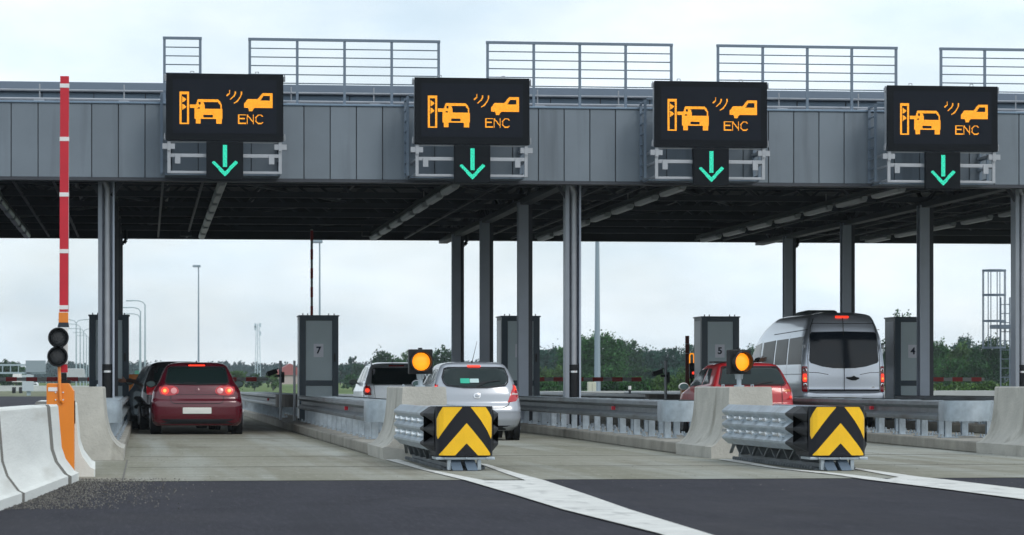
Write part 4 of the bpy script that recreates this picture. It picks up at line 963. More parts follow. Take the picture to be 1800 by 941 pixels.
# dark car ahead
dx, dy = Wd(322, 63.3)
c = Car('dark_car', 'dark brown car half hidden ahead of the maroon hatchback, driver reaching out', 'car', dx, dy, R(5.5),
        [(.2, .74, .10, 3.9), (.3, .84, .0, 4.0), (.55, .86, -.01, 4.05), (.8, .85, .05, 3.7), (.95, .80, .10, 3.0), (1.05, .76, .16, 2.8), (1.25, .68, .34, 2.4), (1.38, .62, .48, 2.15), (1.44, .52, .60, 2.0), (1.465, .38, .8, 1.9)], M_darkc, rc=.2, bulge=.06)
c.patch('rear_window', [(-.60, 1.05), (.60, 1.05), (.55, 1.34), (-.55, 1.34)], M_glass); c.patch('tail_lamp', rr(.55, .75, .76, .95, .03), M_tail, mirror=True)
c.patch('number_plate', rr(-.26, .45, .26, .56, .01), M_plate, off=.02); c.wheels((.75, 3.2)); c.mirror(2.55, 1.03)
for wh in ('left', 'right'):
    c.patch('side_window', [(.6, 1.08), (1.35, 1.04), (1.35, 1.37), (.8, 1.36)], M_glass, wh); c.patch('side_window', [(1.42, 1.04), (2.65, 1.02), (2.2, 1.34), (1.42, 1.37)], M_glass, wh); c.line('door_seam', [(1.38, 1.0), (1.38, .35)], where=wh)
    c.line('window_trim', [(.62, 1.05), (1.36, 1.01), (2.7, 1.0), (2.2, 1.38), (1.42, 1.405), (.82, 1.395)], M_chrome, where=wh, wd=.012)
darkcar = c

# silver hatchback
ix, iy = Wd(838.5, 51.5)
c = Car('hatchback_car', 'silver hatchback with green card in its rear window, middle lane', 'car', ix, iy, 0,
        [(.17, .66, .14, 3.7), (.24, .74, .04, 3.85), (.36, .78, -.01, 3.92), (.52, .79, -.01, 3.9), (.60, .785, .02, 3.8), (.66, .78, .06, 3.6), (.80, .755, .08, 3.3), (.93, .715, .12, 2.9), (1.0, .69, .17, 2.75), (1.12, .65, .26, 2.45), (1.24, .595, .35, 2.2), (1.31, .55, .42, 2.05), (1.345, .48, .52, 1.9), (1.362, .34, .75, 1.8)], M_silver, rc=.19, bulge=.08)
rw = c.patch('rear_window', [(-.545, 1.02), (-.50, .97), (-.2, .935), (.2, .935), (.50, .97), (.545, 1.02), (.56, 1.10), (.51, 1.235), (.46, 1.25), (-.46, 1.25), (-.51, 1.235), (-.56, 1.10)], M_glass, off=.014)[0]
c.line('window_seal', [(-.56, 1.01), (-.51, .955), (-.2, .92), (.2, .92), (.51, .955), (.56, 1.01), (.575, 1.10), (.525, 1.245), (.46, 1.265), (-.46, 1.265), (-.525, 1.245), (-.575, 1.10)], M_trim, wd=.02, parent=rw, closed=True, off=.02)
c.patch('window_card', rr(-.27, .99, -.11, 1.075, .01), mat('green_card', (.02, .42, .28), .5), off=.026, parent=rw); c.patch('window_card', rr(-.105, 1.0, .05, 1.07, .01), mat('pale_card', (.45, .6, .6), .5), off=.026, parent=rw)
c.patch('high_brake_lamp', rr(-.13, 1.268, .10, 1.305, .012), M_brake, off=.03)
tl = c.patch('tail_lamp', [(.54, .655), (.70, .68), (.752, .74), (.755, .83), (.72, .93), (.685, .985), (.65, .97), (.62, .86)], M_tail, mirror=True)
for s_, o_ in zip((1, -1), tl):
    c.patch('clear_strip', [(s_ * .62, .79), (s_ * .745, .79), (s_ * .75, .825), (s_ * .635, .83)], mat('reverse_lens', (.6, .5, .5), .2), off=.012, parent=o_, rings=3); c.patch('lit_bulb', [(s_ * .665, .85), (s_ * .735, .86), (s_ * .70, .94), (s_ * .675, .95)], M_brake, off=.012, parent=o_, rings=3)
bd = c.patch('badge', circ(.01, .775, .062, 20, .05), M_chrome, off=.012)[0]; c.patch('badge_face', circ(.01, .775, .044, 20, .032), M_silver, off=.022, parent=bd)
c.line('boot_seam', [(-.68, .94), (-.60, .70), (-.54, .60), (-.45, .565), (.45, .565), (.54, .60), (.60, .70), (.68, .94)], wd=.012); c.patch('wiper', [(.0, .945), (.03, .935), (.12, 1.0), (.42, 1.03), (.42, 1.045), (.1, 1.02)], M_black, off=.03)
c.patch('number_plate', rr(-.26, .36, .26, .47, .01), M_plate, off=.02); c.patch('lower_bumper', [(-.6, .18), (.6, .18), (.66, .26), (-.66, .26)], M_trim, off=.004)
c.line('bumper_crease', [(-.74, .50), (.74, .50)], M_silver, wd=.02); c.wheels((.62, 3.15), .30); c.mirror(2.3, .98, M_silver)
a = MB(); a.tube((-.02, .62, 1.35), (.04, .35, 1.72), .006, 6, .003); a.tube((-.02, .64, 1.35), (-.02, .62, 1.37), .02, 8); a.build('antenna', M_black, c.t)
for wh in ('left', 'right'):
    c.patch('side_window', [(.55, 1.06), (1.2, .98), (1.2, 1.24), (.75, 1.22)], M_glass, wh); c.patch('side_window', [(1.28, .98), (2.35, .96), (1.95, 1.2), (1.28, 1.25)], M_glass, wh); c.line('door_seam', [(1.24, 1.0), (1.24, .35)], where=wh)

# white car ahead of it
wx, wy = Wd(699, 75.5)
c = Car('compact_car', 'white compact car with roof rails, half hidden behind the amber lamp', 'car', wx, wy, 0,
        [(.2, .76, .12, 3.9), (.3, .86, .02, 4.05), (.55, .88, -.01, 4.1), (.8, .87, .0, 3.9), (.97, .84, .012, 3.3), (1.08, .80, .07, 3.1), (1.3, .72, .26, 2.7), (1.44, .66, .36, 2.4), (1.5, .58, .46, 2.2), (1.53, .42, .65, 2.1)], M_whitec, rc=.18, bulge=.06)
c.patch('rear_window', [(-.66, 1.0), (-.6, .97), (.6, .97), (.66, 1.0), (.62, 1.36), (.56, 1.39), (-.56, 1.39), (-.62, 1.36)], M_glass)
tl = c.patch('tail_lamp', [(.66, .70), (.82, .70), (.862, .78), (.85, .92), (.79, .98), (.70, .93), (.66, .84)], M_tail, mirror=True)
for s_, o_ in zip((1, -1), tl): c.patch('lit_bulb', circ(.76 * s_, .82, .055), M_brake, off=.012, parent=o_, rings=3)
c.patch('high_brake_lamp', rr(-.2, 1.43, .2, 1.46, .01), M_tail, off=.015); c.patch('number_plate', rr(-.26, .5, .26, .61, .01), M_plate, off=.02)
c.line('boot_seam', [(-.6, .95), (-.56, .6), (.56, .6), (.6, .95)]); c.wheels((.75, 3.3)); c.mirror(2.6, 1.03)
for s in (-1, 1):
    a = MB(); a.path([(s * .62, .6, 1.46), (s * .62, .75, 1.55), (s * .62, 2.3, 1.57), (s * .62, 2.45, 1.49)], .022, 8); a.build('roof_rail', M_chrome, c.t)
a = MB(); a.tube((-.07, .8, 1.52), (-.07, .75, 1.60), .02, 8, .008); a.build('antenna', M_black, c.t)
for wh in ('left', 'right'):
    c.patch('side_window', [(.45, 1.06), (.85, 1.05), (.85, 1.38), (.62, 1.36)], M_glass, wh); c.patch('side_window', [(.95, 1.05), (1.7, 1.04), (1.7, 1.42), (.95, 1.42)], M_glass, wh); c.patch('side_window', [(1.8, 1.04), (2.9, 1.03), (2.45, 1.36), (1.8, 1.42)], M_glass, wh); c.line('door_seam', [(1.75, 1.0), (1.75, .35)], where=wh)

# bright red older hatchback
rx, ry = Wd(1326, 54.3)
c = Car('hatchback_car', 'bright red older hatchback behind the amber lamp and concrete block', 'car', rx, ry, 0,
        [(.2, .68, .10, 3.75), (.28, .75, .0, 3.9), (.5, .765, -.02, 3.95), (.58, .765, -.01, 3.95), (.62, .76, .04, 3.85), (.80, .755, .06, 3.55), (.90, .73, .09, 2.95), (.97, .70, .13, 2.8), (1.15, .63, .26, 2.4), (1.27, .575, .36, 2.15), (1.33, .53, .45, 2.0), (1.365, .42, .58, 1.85), (1.375, .32, .8, 1.75)], M_red3, rc=.13, bulge=.05)
rw = c.patch('rear_window', [(-.60, 1.0), (-.58, .975), (.58, .975), (.60, 1.0), (.51, 1.27), (.48, 1.285), (-.48, 1.285), (-.51, 1.27)], M_glass, off=.014)[0]
c.line('window_seal', [(-.62, .985), (-.58, .96), (.58, .96), (.62, .985), (.525, 1.28), (.49, 1.30), (-.49, 1.30), (-.525, 1.28)], M_trim, wd=.016, parent=rw, closed=True, off=.02)
c.patch('wiper', [(.0, .975), (.05, .97), (.38, 1.02), (.38, 1.03), (.02, 1.0)], M_black, off=.03)
tl = c.patch('tail_lamp', [(.54, .69), (.735, .69), (.735, .83), (.70, .87), (.67, .89), (.58, .89), (.55, .85)], M_tail, mirror=True)
for s_, o_ in zip((1, -1), tl): c.patch('amber_lens', [(s_ * .555, .835), (s_ * .725, .835), (s_ * .68, .885), (s_ * .585, .885)], M_taila, off=.012, parent=o_, rings=3); c.patch('lit_bulb', circ(.70 * s_, .74, .022), M_brake, off=.02, parent=o_, rings=3)
c.patch('plate_recess', rr(-.30, .67, .34, .85, .01), M_trim, off=.006); c.patch('number_plate', rr(-.24, .69, .29, .81, .01), M_plate, off=.014)
c.line('boot_seam', [(-.53, .95), (-.53, .62), (.53, .62), (.53, .95)]); c.patch('lower_bumper', [(-.66, .22), (.66, .22), (.70, .36), (-.70, .36)], M_trim, off=.004)
c.wheels((.65, 3.1), .29); c.mirror(2.5, .93, M_white)
a = MB(); a.b2((-.55, 1.0, 1.372), (.1, 1.5, 1.398)); a.build('sunroof', M_black, c.t, bevel=.01)
for wh in ('left', 'right'):
    c.patch('side_window', [(.72, .99), (1.35, .96), (1.35, 1.27), (1.0, 1.26)], M_glass, wh); c.patch('side_window', [(1.45, .96), (2.55, .93), (2.1, 1.22), (1.45, 1.28)], M_glass, wh); c.line('door_seam', [(1.40, .95), (1.40, .3)], where=wh); c.line('door_seam', [(2.55, .92), (2.6, .3)], where=wh)

# silver van
vx, vy = Wd(1484.5, 67)
c = Car('minibus_van', 'silver high roof van at booth 4 with dark windows', 'van', vx, vy, 0,
        [(.35, .85, .02, 6.80), (.5, .94, -.02, 6.95), (.78, .95, -.02, 7.00), (.85, .955, .03, 6.95), (1.0, .96, .03, 6.80), (1.15, .955, .03, 6.40), (1.4, .95, .04, 6.15), (1.7, .92, .07, 5.90), (2.0, .88, .11, 5.55), (2.25, .80, .15, 5.10), (2.42, .735, .19, 4.50), (2.52, .68, .24, 4.10), (2.565, .58, .32, 3.80), (2.59, .42, .55, 3.40)], M_vansil, rc=.13, bulge=.03)
rw = c.patch('rear_window', [(-.795, 1.50), (-.76, 1.45), (-.5, 1.37), (-.25, 1.335), (0, 1.33), (.25, 1.335), (.5, 1.37), (.76, 1.45), (.795, 1.50), (.755, 2.10), (.72, 2.145), (0, 2.16), (-.72, 2.145), (-.755, 2.10)], M_glassv, off=.014)[0]
c.line('door_gap', [(0, 2.50), (0, .82)], wd=.014, off=.016); c.line('door_gap', [(-.80, .84), (.80, .84)], wd=.03); c.line('door_gap', [(-.70, 2.34), (.70, 2.34)], wd=.014)
c.line('door_gap', [(-.82, .85), (-.82, 1.6), (-.74, 2.25), (-.66, 2.45)], wd=.014); c.line('door_gap', [(.82, .85), (.82, 1.6), (.74, 2.25), (.66, 2.45)], wd=.014)
c.line('door_crease', [(-.80, 1.24), (-.6, 1.235), (-.36, 1.19)], wd=.012); c.line('door_crease', [(.80, 1.24), (.6, 1.235), (.36, 1.19)], wd=.012)
c.patch('high_brake_lamp', rr(-.16, 2.47, .14, 2.51, .01), M_brake, off=.03)
tl = c.patch('tail_lamp', rr(.835, .80, .945, 1.38, .03), M_tail, mirror=True)
for s_, o_ in zip((1, -1), tl):
    for z in (1.29, .96): c.patch('round_lens', circ(.885 * s_, z, .042), M_chrome, off=.014, parent=o_, rings=3); c.patch('round_lens', circ(.885 * s_, z, .024), M_tail, off=.022, parent=o_, rings=3)
    c.patch('lit_bulb', rr(min(s_ * .85, s_ * .93), 1.03, max(s_ * .85, s_ * .93), 1.21, .02), M_brake, off=.014, parent=o_, rings=3); c.patch('bright_bulb', circ(.887 * s_, 1.10, .025), M_brakeh, off=.024, parent=o_, rings=3)
c.patch('door_handle', [(.04, 1.11), (.10, 1.085), (.19, 1.06), (.26, 1.06), (.34, 1.10), (.34, 1.12), (.26, 1.14), (.22, 1.165), (.17, 1.14), (.05, 1.135)], M_black, off=.03)
c.patch('badge', rr(.63, .89, .70, .915, .004), M_chrome, off=.008); c.patch('bumper', rr(-.86, .5, .86, .79, .03), M_vansil, off=.05); c.patch('number_plate', rr(-.28, .58, .26, .69, .01), M_plate, off=.07)
for s_ in (-1, 1):
    for z in (1.82,): b = MB(); b.box((s_ * .895, .10, z), (.05, .06, .09)); b.build('hinge', M_frame, c.t, bevel=.008)
a = MB(); P = [(-.42, 0), (-.36, .09), (-.30, .11), (.30, .11), (.36, .09), (.42, 0)]; a.loft([[(x_ * .8 - .1, 1.6, 2.57 + z * .3) for x_, z in P], [(x_ - .1, 1.9, 2.57 + z) for x_, z in P], [(x_ - .1, 2.9, 2.55 + z) for x_, z in P], [(x_ * .8 - .1, 3.3, 2.45 + z * .3) for x_, z in P]]); a.build('roof_unit', mat('roof_unit_grey', (.12, .14, .15), .5), c.t, smooth=40)
for wh in ('left', 'right'):
    c.patch('side_window', [(.22, 1.42), (1.62, 1.42), (1.66, 2.02), (.28, 2.05)], M_sideg, wh); c.patch('side_window', [(1.78, 1.42), (3.05, 1.42), (3.05, 2.0), (1.82, 2.02)], M_sideg, wh); c.patch('side_window', [(3.2, 1.42), (4.55, 1.42), (4.5, 1.96), (3.2, 2.0)], M_sideg, wh); c.patch('side_window', [(4.75, 1.45), (5.75, 1.42), (5.7, 1.62), (5.4, 1.90), (4.75, 1.96)], M_glassv, wh)
    c.line('body_crease', [(.1, 2.2), (3.6, 2.14)], where=wh, wd=.015); c.line('body_crease', [(.1, 1.2), (4.8, 1.2)], where=wh, wd=.012); c.line('door_seam', [(4.65, 2.0), (4.65, .5)], where=wh); c.line('door_seam', [(1.72, 2.1), (1.72, .5)], where=wh)
c.wheels((1.3, 5.4), .35); c.mirror(5.6, 1.55, M_black, k=1.5)

# ------------------------------------------------------------------ people (arms reaching between cars and booths)
def person(name, loc, joints, edges, radii, label, rz=0):
    me = bpy.data.meshes.new(name); me.from_pydata(joints, edges, []); o = bpy.data.objects.new(name, me); col.objects.link(o); o.location = loc; o.rotation_euler.z = rz
    sk = o.modifiers.new('skin', 'SKIN'); sk.use_smooth_shade = True
    for i, r_ in enumerate(radii): me.skin_vertices[0].data[i].radius = (r_, r_)
    me.skin_vertices[0].data[0].use_root = True
    ss = o.modifiers.new('sub', 'SUBSURF'); ss.levels = 2; ss.render_levels = 2
    me.materials.append(M_sleeve); tag(o, label, 'person'); return o
def hand(parent, base, dirv, side=1):
    d = Vector(dirv).normalized(); up = Vector((0, 0, 1)); r_ = d.cross(up).normalized(); base = Vector(base); b = MB()
    b.loft([[tuple(base + d * t + r_ * (math.cos(a_) * .018) + up * (math.sin(a_) * wv)) for a_ in [2 * math.pi * i / 10 for i in range(10)]] for t, wv in ((-.02, .03), (.02, .038), (.06, .045), (.095, .042))])
    for k, (dz, ln) in enumerate(((.032, .07), (.011, .08), (-.011, .075), (-.032, .06))):
        p = base + d * .09 + up * dz; q = p + d * ln * .55 - r_ * .012; e = q + d * ln * .4 - r_ * .03; b.tube(p, q, .0095, 8, .0085); b.tube(q, e, .0085, 8, .007)
    p = base + d * .02 + up * .035; q = p + d * .03 + up * .035; b.tube(p, q, .012, 8, .010); b.tube(q, q + d * .03 + up * .012, .010, 8, .008)
    return b.build('hand', M_skin, parent, smooth=50)
# driver in the dark car: seated upper body, left arm out of the window towards the booth
ca, sa_ = math.cos(R(5.5)), math.sin(R(5.5))
lx, ly = -.36, 2.15; px0, py0 = darkcar.t.location.x + ca * lx - sa_ * ly, darkcar.t.location.y + sa_ * lx + ca * ly
J = [(0, 0, .50), (0, -.02, .75), (0, -.03, 1.0), (0, -.03, 1.10), (0, 0, 1.22), (-.17, -.02, 1.03), (-.36, .06, 1.03), (-.56, .10, 1.05), (-.66, .10, 1.05), (.17, -.02, 1.0), (.22, .10, .82), (.15, .32, .90)]
E = [(0, 1), (1, 2), (2, 3), (3, 4), (2, 5), (5, 6), (6, 7), (7, 8), (2, 9), (9, 10), (10, 11)]
p_ = person('person', (px0, py0, 0), J, E, [.15, .14, .12, .055, .09, .06, .05, .038, .03, .06, .045, .035], 'driver of the dark car, arm in brown sleeve stretched out of the window')
hand(p_, (-.66, .10, 1.05), (-1, 0, .05))
# attendant of booth 5: stands in the booth, arm out towards the van
J = [(0, 0, .80), (0, 0, 1.05), (0, 0, 1.30), (0, .0, 1.40), (0, .02, 1.52), (.18, 0, 1.32), (.42, -.15, 1.40), (.62, -.22, 1.30), (.80, -.22, 1.345), (-.18, 0, 1.3), (-.22, .05, 1.05), (-.18, .2, .98), (-.09, 0, .42), (-.09, 0, .04), (.09, 0, .42), (.09, 0, .04)]
E = [(0, 1), (1, 2), (2, 3), (3, 4), (2, 5), (5, 6), (6, 7), (7, 8), (2, 9), (9, 10), (10, 11), (0, 12), (12, 13), (0, 14), (14, 15)]
p_ = person('person', (13.15, 67.5, .17), J, E, [.14, .13, .14, .055, .095, .06, .048, .036, .028, .055, .042, .032, .08, .05, .08, .05], 'attendant leaning an arm in dark sleeve out of booth 5 towards the van')
hand(p_, (.82, -.22, 1.35), (1, 0, .25))

# ------------------------------------------------------------------ ladder with safety cage (right)
LX, LY = Wd(1764, 92); t = empty('caged_ladder', (LX, LY, 0), 0, 'steel ladder with round safety cage, left of the rightmost column', 'ladder'); kk = 92 / F
a = MB()
for s in (-.09, .20): a.b2((s - .018, -.02, .05), (s + .018, .02, 3.65))
ld = a.build('ladder_rail', M_rail, t)
a = MB(); z = .35
while z < 3.6: a.tube((-.09, 0, z), (.20, 0, z), .013, 6); z += .28
a.build('rung', M_rail, t)
cxc = -.30; rc_ = .36
for z in (4.47, 3.72, 2.92, 2.1):
    a = MB()
    pts = [(cxc + math.cos(2 * math.pi * i / 18) * rc_, math.sin(2 * math.pi * i / 18) * rc_, z) for i in range(19)]
    for p, q in zip(pts[:-1], pts[1:]): a.bar(p, q, .012, .055)
    a.build('cage_hoop', M_rail, t)
for i in range(8): th = 2 * math.pi * (i + .3) / 8; a = MB(); a.bar((cxc + math.cos(th) * rc_, math.sin(th) * rc_, 2.08), (cxc + math.cos(th) * rc_, math.sin(th) * rc_, 4.5), .028, .01); a.build('cage_bar', M_rail, t)
a = MB(); a.b2((-.35, -.3, 2.68), (.4, .3, 2.80)); a.build('platform', M_rail, t)
a = MB(); a.b2((.26, -.05, 0), (.36, .05, 3.7)); a.build('mounting_post', M_rail, t)

# ------------------------------------------------------------------ lamp posts, masts and far things
def lamp(px, ytop, d, lb, arm=0, r=.09, armlen=1.6, m=None, group='street lamps beyond the toll station', double=False):
    x, y = Wd(px, d); z = H + (Y0 - ytop) * d / F; zg = gz(y); t = empty('street_lamp', (x, y, zg), 0, lb, 'street lamp', group); h = z - zg; m = m or M_polef
    a = MB(); a.tube((0, 0, 0), (0, 0, h * .96 if arm else h), r, 8, r * .55); a.build('pole', m, t)
    if arm:
        for s in ((arm, -arm) if double else (arm,)):
            a = MB(); a.path([(0, 0, h * .95), (s * armlen * .15, 0, h * .985), (s * armlen * .5, 0, h), (s * armlen, 0, h * 1.003)], r * .45, 6); a.build('arm', m, t)
            a = MB(); a.box((s * (armlen + .25), 0, h * 1.0), (.7, .3, .12)); a.build('lamp_head', m, t, bevel=.03)
    else:
        a = MB(); a.box((-.12, 0, h), (.5, .25, .14)); a.build('lamp_head', m, t, bevel=.02)
    return t
lamp(255, 529, 300, 'street lamp with curved arm, tallest of the cluster left of the maroon hatchback', -1, .11, 1.3)
lamp(247, 541, 340, 'street lamp with curved arm, middle one of the cluster left of the maroon hatchback', -1, .12, 1.4)
lamp(246, 552, 380, 'street lamp with curved arm, lowest of the cluster left of the maroon hatchback', -1, .12, 1.5)
lamp(349, 468, 190, 'slim tall street lamp rising above the maroon hatchback', 0, .07, m=M_pole)
lamp(562, 425, 140, 'slim tall street lamp rising behind booth 7', 0, .06, m=M_pole)
lamp(1050, 395, 150, 'thick pale street lamp mast in front of the big willow', 0, .17, m=M_pole)
for i, (px, yt, d) in enumerate(((134, 562, 420), (141, 570, 470), (147, 578, 520), (152, 585, 580), (156, 590, 650))):
    lamp(px, yt, d, 'faint street lamp in the receding row behind the left booth, ' + ('nearest', 'second nearest', 'middle one', 'second farthest', 'farthest')[i], -1, .12, 2.0, double=i % 2 == 0)
x, y = Wd(453, 900); t = empty('radio_mast', (x, y, 1.2), 0, 'pale lattice radio mast above the far wood, right of the maroon hatchback', 'mast')
hM = H + (Y0 - 576) * 900 / F; a = MB()
for sx, sy in ((-1, -1), (1, -1), (0, 1)): a.tube((sx * .9, sy * .9, 0), (sx * .45, sy * .45, hM), .10, 5)
z = 0; k = 0
while z < hM - 1.2:
    w0 = .9 - .45 * z / hM; w1 = .9 - .45 * (z + 1.2) / hM; s = 1 if k % 2 else -1
    a.tube((s * w0, -w0, z), (-s * w1, -w1, z + 1.2), .05, 4); a.tube((-w0, -w0, z), (w0, -w0, z), .05, 4); z += 1.2; k += 1
M_mast = mat('mast_steel', (.5, .6, .68), .6); a.build('lattice', M_mast, t)
a = MB()
for z, s in ((hM - .5, 1), (hM - 1.4, -1), (hM - 3, 1), (hM - .6, -1)): a.b2((s * .5, -.4, z - .6), (s * 1.0, .2, z + .6))
a.build('antenna_panel', M_mast, t)
# white electrical cabinet by mast
x, y = Wd(1040, 118); t = empty('electrical_cabinet', (x, y, 0), 0, 'pale yellow electrical cabinet beside the thick lamp mast', 'cabinet'); a = MB(); a.b2((-.16, -.15, .1), (.16, .15, 1.07)); a.build('cabinet_body', mat('cabinet_cream', (.5, .52, .42), .6), t, bevel=.02); a = MB(); a.b2((-.18, -.17, 0), (.18, .17, .1)); a.build('plinth', M_kerb, t); a = MB(); a.b2((-.005, -.156, .15), (.005, -.151, 1.0)); a.build('door_gap', M_gap, t)
# far overhead sign gantry at left
x, y = Wd(30, 260); t = empty('sign_gantry', (x, y, gz(y)), 0, 'far lattice gantry with blank grey sign panels at the left', 'sign gantry'); k = 260 / F
a = MB(); zt, zl = (Y0 - 622) * k, (Y0 - 636) * k
a.bar((-6, 0, zt), ((80 - 30) * k, 0, zt), .15, .15); a.bar((-6, 0, zl), ((80 - 30) * k, 0, zl), .15, .15)
xx = -6
while xx < 2.4: a.bar((xx, 0, zl), (xx, 0, zt), .08, .08); xx += .68
a.build('gantry_beam', M_polef, t); a = MB(); a.bar((-5.9, 0, 0), (-5.9, 0, zt), .3, .3); a.build('gantry_leg', M_polef, t); a = MB(); a.bar((1.0, .1, 0), (1.0, .1, zt), .35, .35); a.build('gantry_leg', M_polef, t)
M_sgn = mat('blank_sign_back', (.26, .32, .36), .6)
a = MB(); a.b2(((45 - 30) * k, -.2, (Y0 - 635) * k), ((80 - 30) * k, -.12, (Y0 - 614) * k)); a.build('sign_panel', M_sgn, t)
a = MB(); a.b2(((39 - 30) * k, -.3, (Y0 - 668) * k), ((59 - 30) * k, -.2, (Y0 - 639) * k)); a.build('sign_panel', mat('pale_sign_back', (.45, .52, .56), .6), t)
# far vehicles / boxes
def farbox(px0, y0_, px1, y1_, d, name, cat, lb, m, wheels=True, depth=4, win=True):
    cx_ = (px0 + px1) / 2; x, y = Wd(cx_, d); k = d / F; zg = gz(y); t = empty(name, (x, y, zg), 0, lb, cat); w_ = (px1 - px0) * k; zt = (Y0 - y0_) * k + H - zg; zl = max(.25, (Y0 - y1_) * k + H - zg)
    a = MB(); P = [(-w_ / 2, zl), (-w_ / 2 + .02, zt * .7), (-w_ / 2 + .12, zt - .05), (-w_ / 2 + .2, zt), (w_ / 2 - .2, zt), (w_ / 2 - .12, zt - .05), (w_ / 2 - .02, zt * .7), (w_ / 2, zl)]; a.prism(P, 0, depth); a.build('body', m, t, bevel=.05)
    if wheels:
        for s in (-1, 1):
            for yy_ in (.8, depth - .8): a = MB(); a.tube((s * w_ / 2 - s * .2, yy_, .35), (s * w_ / 2 + s * .01, yy_, .35), .35, 12); a.build('wheel', M_tyre, t)
    if win: a = MB(); a.b2((-w_ / 2 + .2, -.01, zl + (zt - zl) * .55), (w_ / 2 - .2, .005, zt - .15)); a.build('rear_window', M_glass, t)
    return t
farbox(21, 656, 36, 672, 330, 'box_truck', 'truck', 'small white truck below the far sign gantry', M_white, depth=6, win=False)
farbox(115, 648, 148, 670, 300, 'lorry', 'truck', 'pale far lorry behind the striped pole', mat('pale_lorry', (.45, .48, .5), .6), depth=8, win=False)
farbox(33, 673, 46, 681, 433, 'far_car', 'car', 'silver car on the far left carriageway, nearer the striped pole', M_silver); farbox(55, 673, 67, 681, 438, 'far_car', 'car', 'white car on the far left carriageway, nearest the orange cabinet', M_whitec); farbox(10, 674, 22, 681, 445, 'far_car', 'car', 'grey car on the far left carriageway, at the left photo edge', mat('grey_car_paint', (.3, .32, .34), .3))
# far guard walls
def wall(pa, pb, z0, z1, lb, m, name='concrete_wall', cat='wall', th=.25):
    pa, pb = Vector(pa), Vector(pb); d = pb - pa; o = MB(); l = d.length; o.prism([(-th * .5, 0), (-th * .35, z1 * .5), (-th * .25, z1), (th * .25, z1), (th * .35, z1 * .5), (th * .5, 0)], 0, l)
    ob = o.build(name, m, loc=(pa.x, pa.y, z0), rz=math.atan2(d.y, d.x) - math.pi / 2, bevel=.02); tag(ob, lb, cat); return ob
wall(Wd(928, 112), Wd(1900, 125), 0, .72, 'long low concrete wall behind the booths on the right', mat('pale_wall_concrete', (.36, .38, .38), .9, var=.1, vs=1))
wall(Wd(425, 122), Wd(640, 108), 0, .62, 'low pale wall between booth 7 and the green field', mat('pale_wall_concrete', (.36, .38, .38), .9))
wall(Wd(-60, 418), Wd(225, 418), 0, .80, 'long white guard wall across the far left carriageway', mat('far_white_wall', (.5, .52, .52), .9, var=.1, vs=.5))
sheet('grass_verge', [[(-70, 246), (-6, 246), (-6, 415), (-90, 415)]], .002, mat('dry_verge', (.13, .14, .07), .95, var=.5, vs=.6, stretch=(1, .15, 1)))
x, y = Wd(1107, 100); t = empty('delineator_post', (x, y, 0), 0, 'small white topped marker post behind the long guardrail', 'marker post'); a = MB(); a.tube((0, 0, 0), (0, 0, .8), .04, 8); a.build('post', M_trim, t); a = MB(); a.tube((0, 0, .8), (0, 0, .92), .05, 8); a.build('cap', M_white, t)
# red roofed house
x, y = Wd(510, 520); t = empty('house', (x, y, 1.0), 0, 'distant house with red roof, left of booth 7', 'house'); a = MB(); a.b2((-3.2, 0, 0), (3.2, 7, 1.6)); a.build('wall', mat('house_wall', (.45, .38, .36), .8), t); a = MB(); a.prism([(-3.6, 1.6), (0, 3.6), (3.6, 1.6)], -.3, 7.3); a.build('roof', mat('red_roof', (.33, .10, .10), .8), t); a = MB(); a.b2((-2, -.02, .5), (-1.2, .0, 1.2)); a.build('window', M_glass, t)
x, y = Wd(245, 420); t = empty('direction_sign', (x, y, 1.0), 0, 'green motorway direction sign under the cluster of curved lamps', 'road sign'); k = 420 / F; a = MB(); a.b2((-8 * k, 0, (676 - 668) * k), (12 * k, .1, (676 - 652) * k)); a.build('sign_panel', mat('sign_green', (.01, .16, .10), .6), t)
for s in (-4 * k, 8 * k): a = MB(); a.tube((s, .15, -.5), (s, .15, (676 - 652) * k), .08, 6); a.build('sign_post', M_polef, t)

# ------------------------------------------------------------------ trees
def leaves(mb, rnd, cx_, cy_, cz_, rx_, ry_, rz_, n, ls):
    # clumps inside an ellipsoid, then leaf cards around each clump
    nc = max(6, int(n / 30)); C = []
    for i in range(nc):
        th = rnd.uniform(0, 2 * math.pi); u = rnd.uniform(-1, 1); rr_ = rnd.uniform(.2, 1.0) ** .6; q = math.sqrt(1 - u * u)
        C.append((cx_ + rx_ * rr_ * q * math.cos(th), cy_ + ry_ * rr_ * q * math.sin(th), cz_ + rz_ * rr_ * u, rnd.uniform(.12, .3)))
    for i in range(n):
        c_ = C[rnd.randrange(nc)]; s = c_[3]
        p = Vector((c_[0] + rnd.gauss(0, s * rx_ * .55), c_[1] + rnd.gauss(0, s * ry_ * .55), c_[2] + rnd.gauss(0, s * rz_ * .5)))
        a_ = Vector((rnd.gauss(0, 1), rnd.gauss(0, 1), rnd.gauss(0, .7))).normalized(); b_ = a_.orthogonal().normalized(); c2 = a_.cross(b_); l = ls * rnd.uniform(.6, 1.3); ww = l * .6; k = len(mb.v)
        mb.v += [tuple(p - b_ * l), tuple(p - c2 * ww), tuple(p + b_ * l), tuple(p + c2 * ww)]; mb.f.append((k, k + 1, k + 2, k + 3))
TREEN = 0
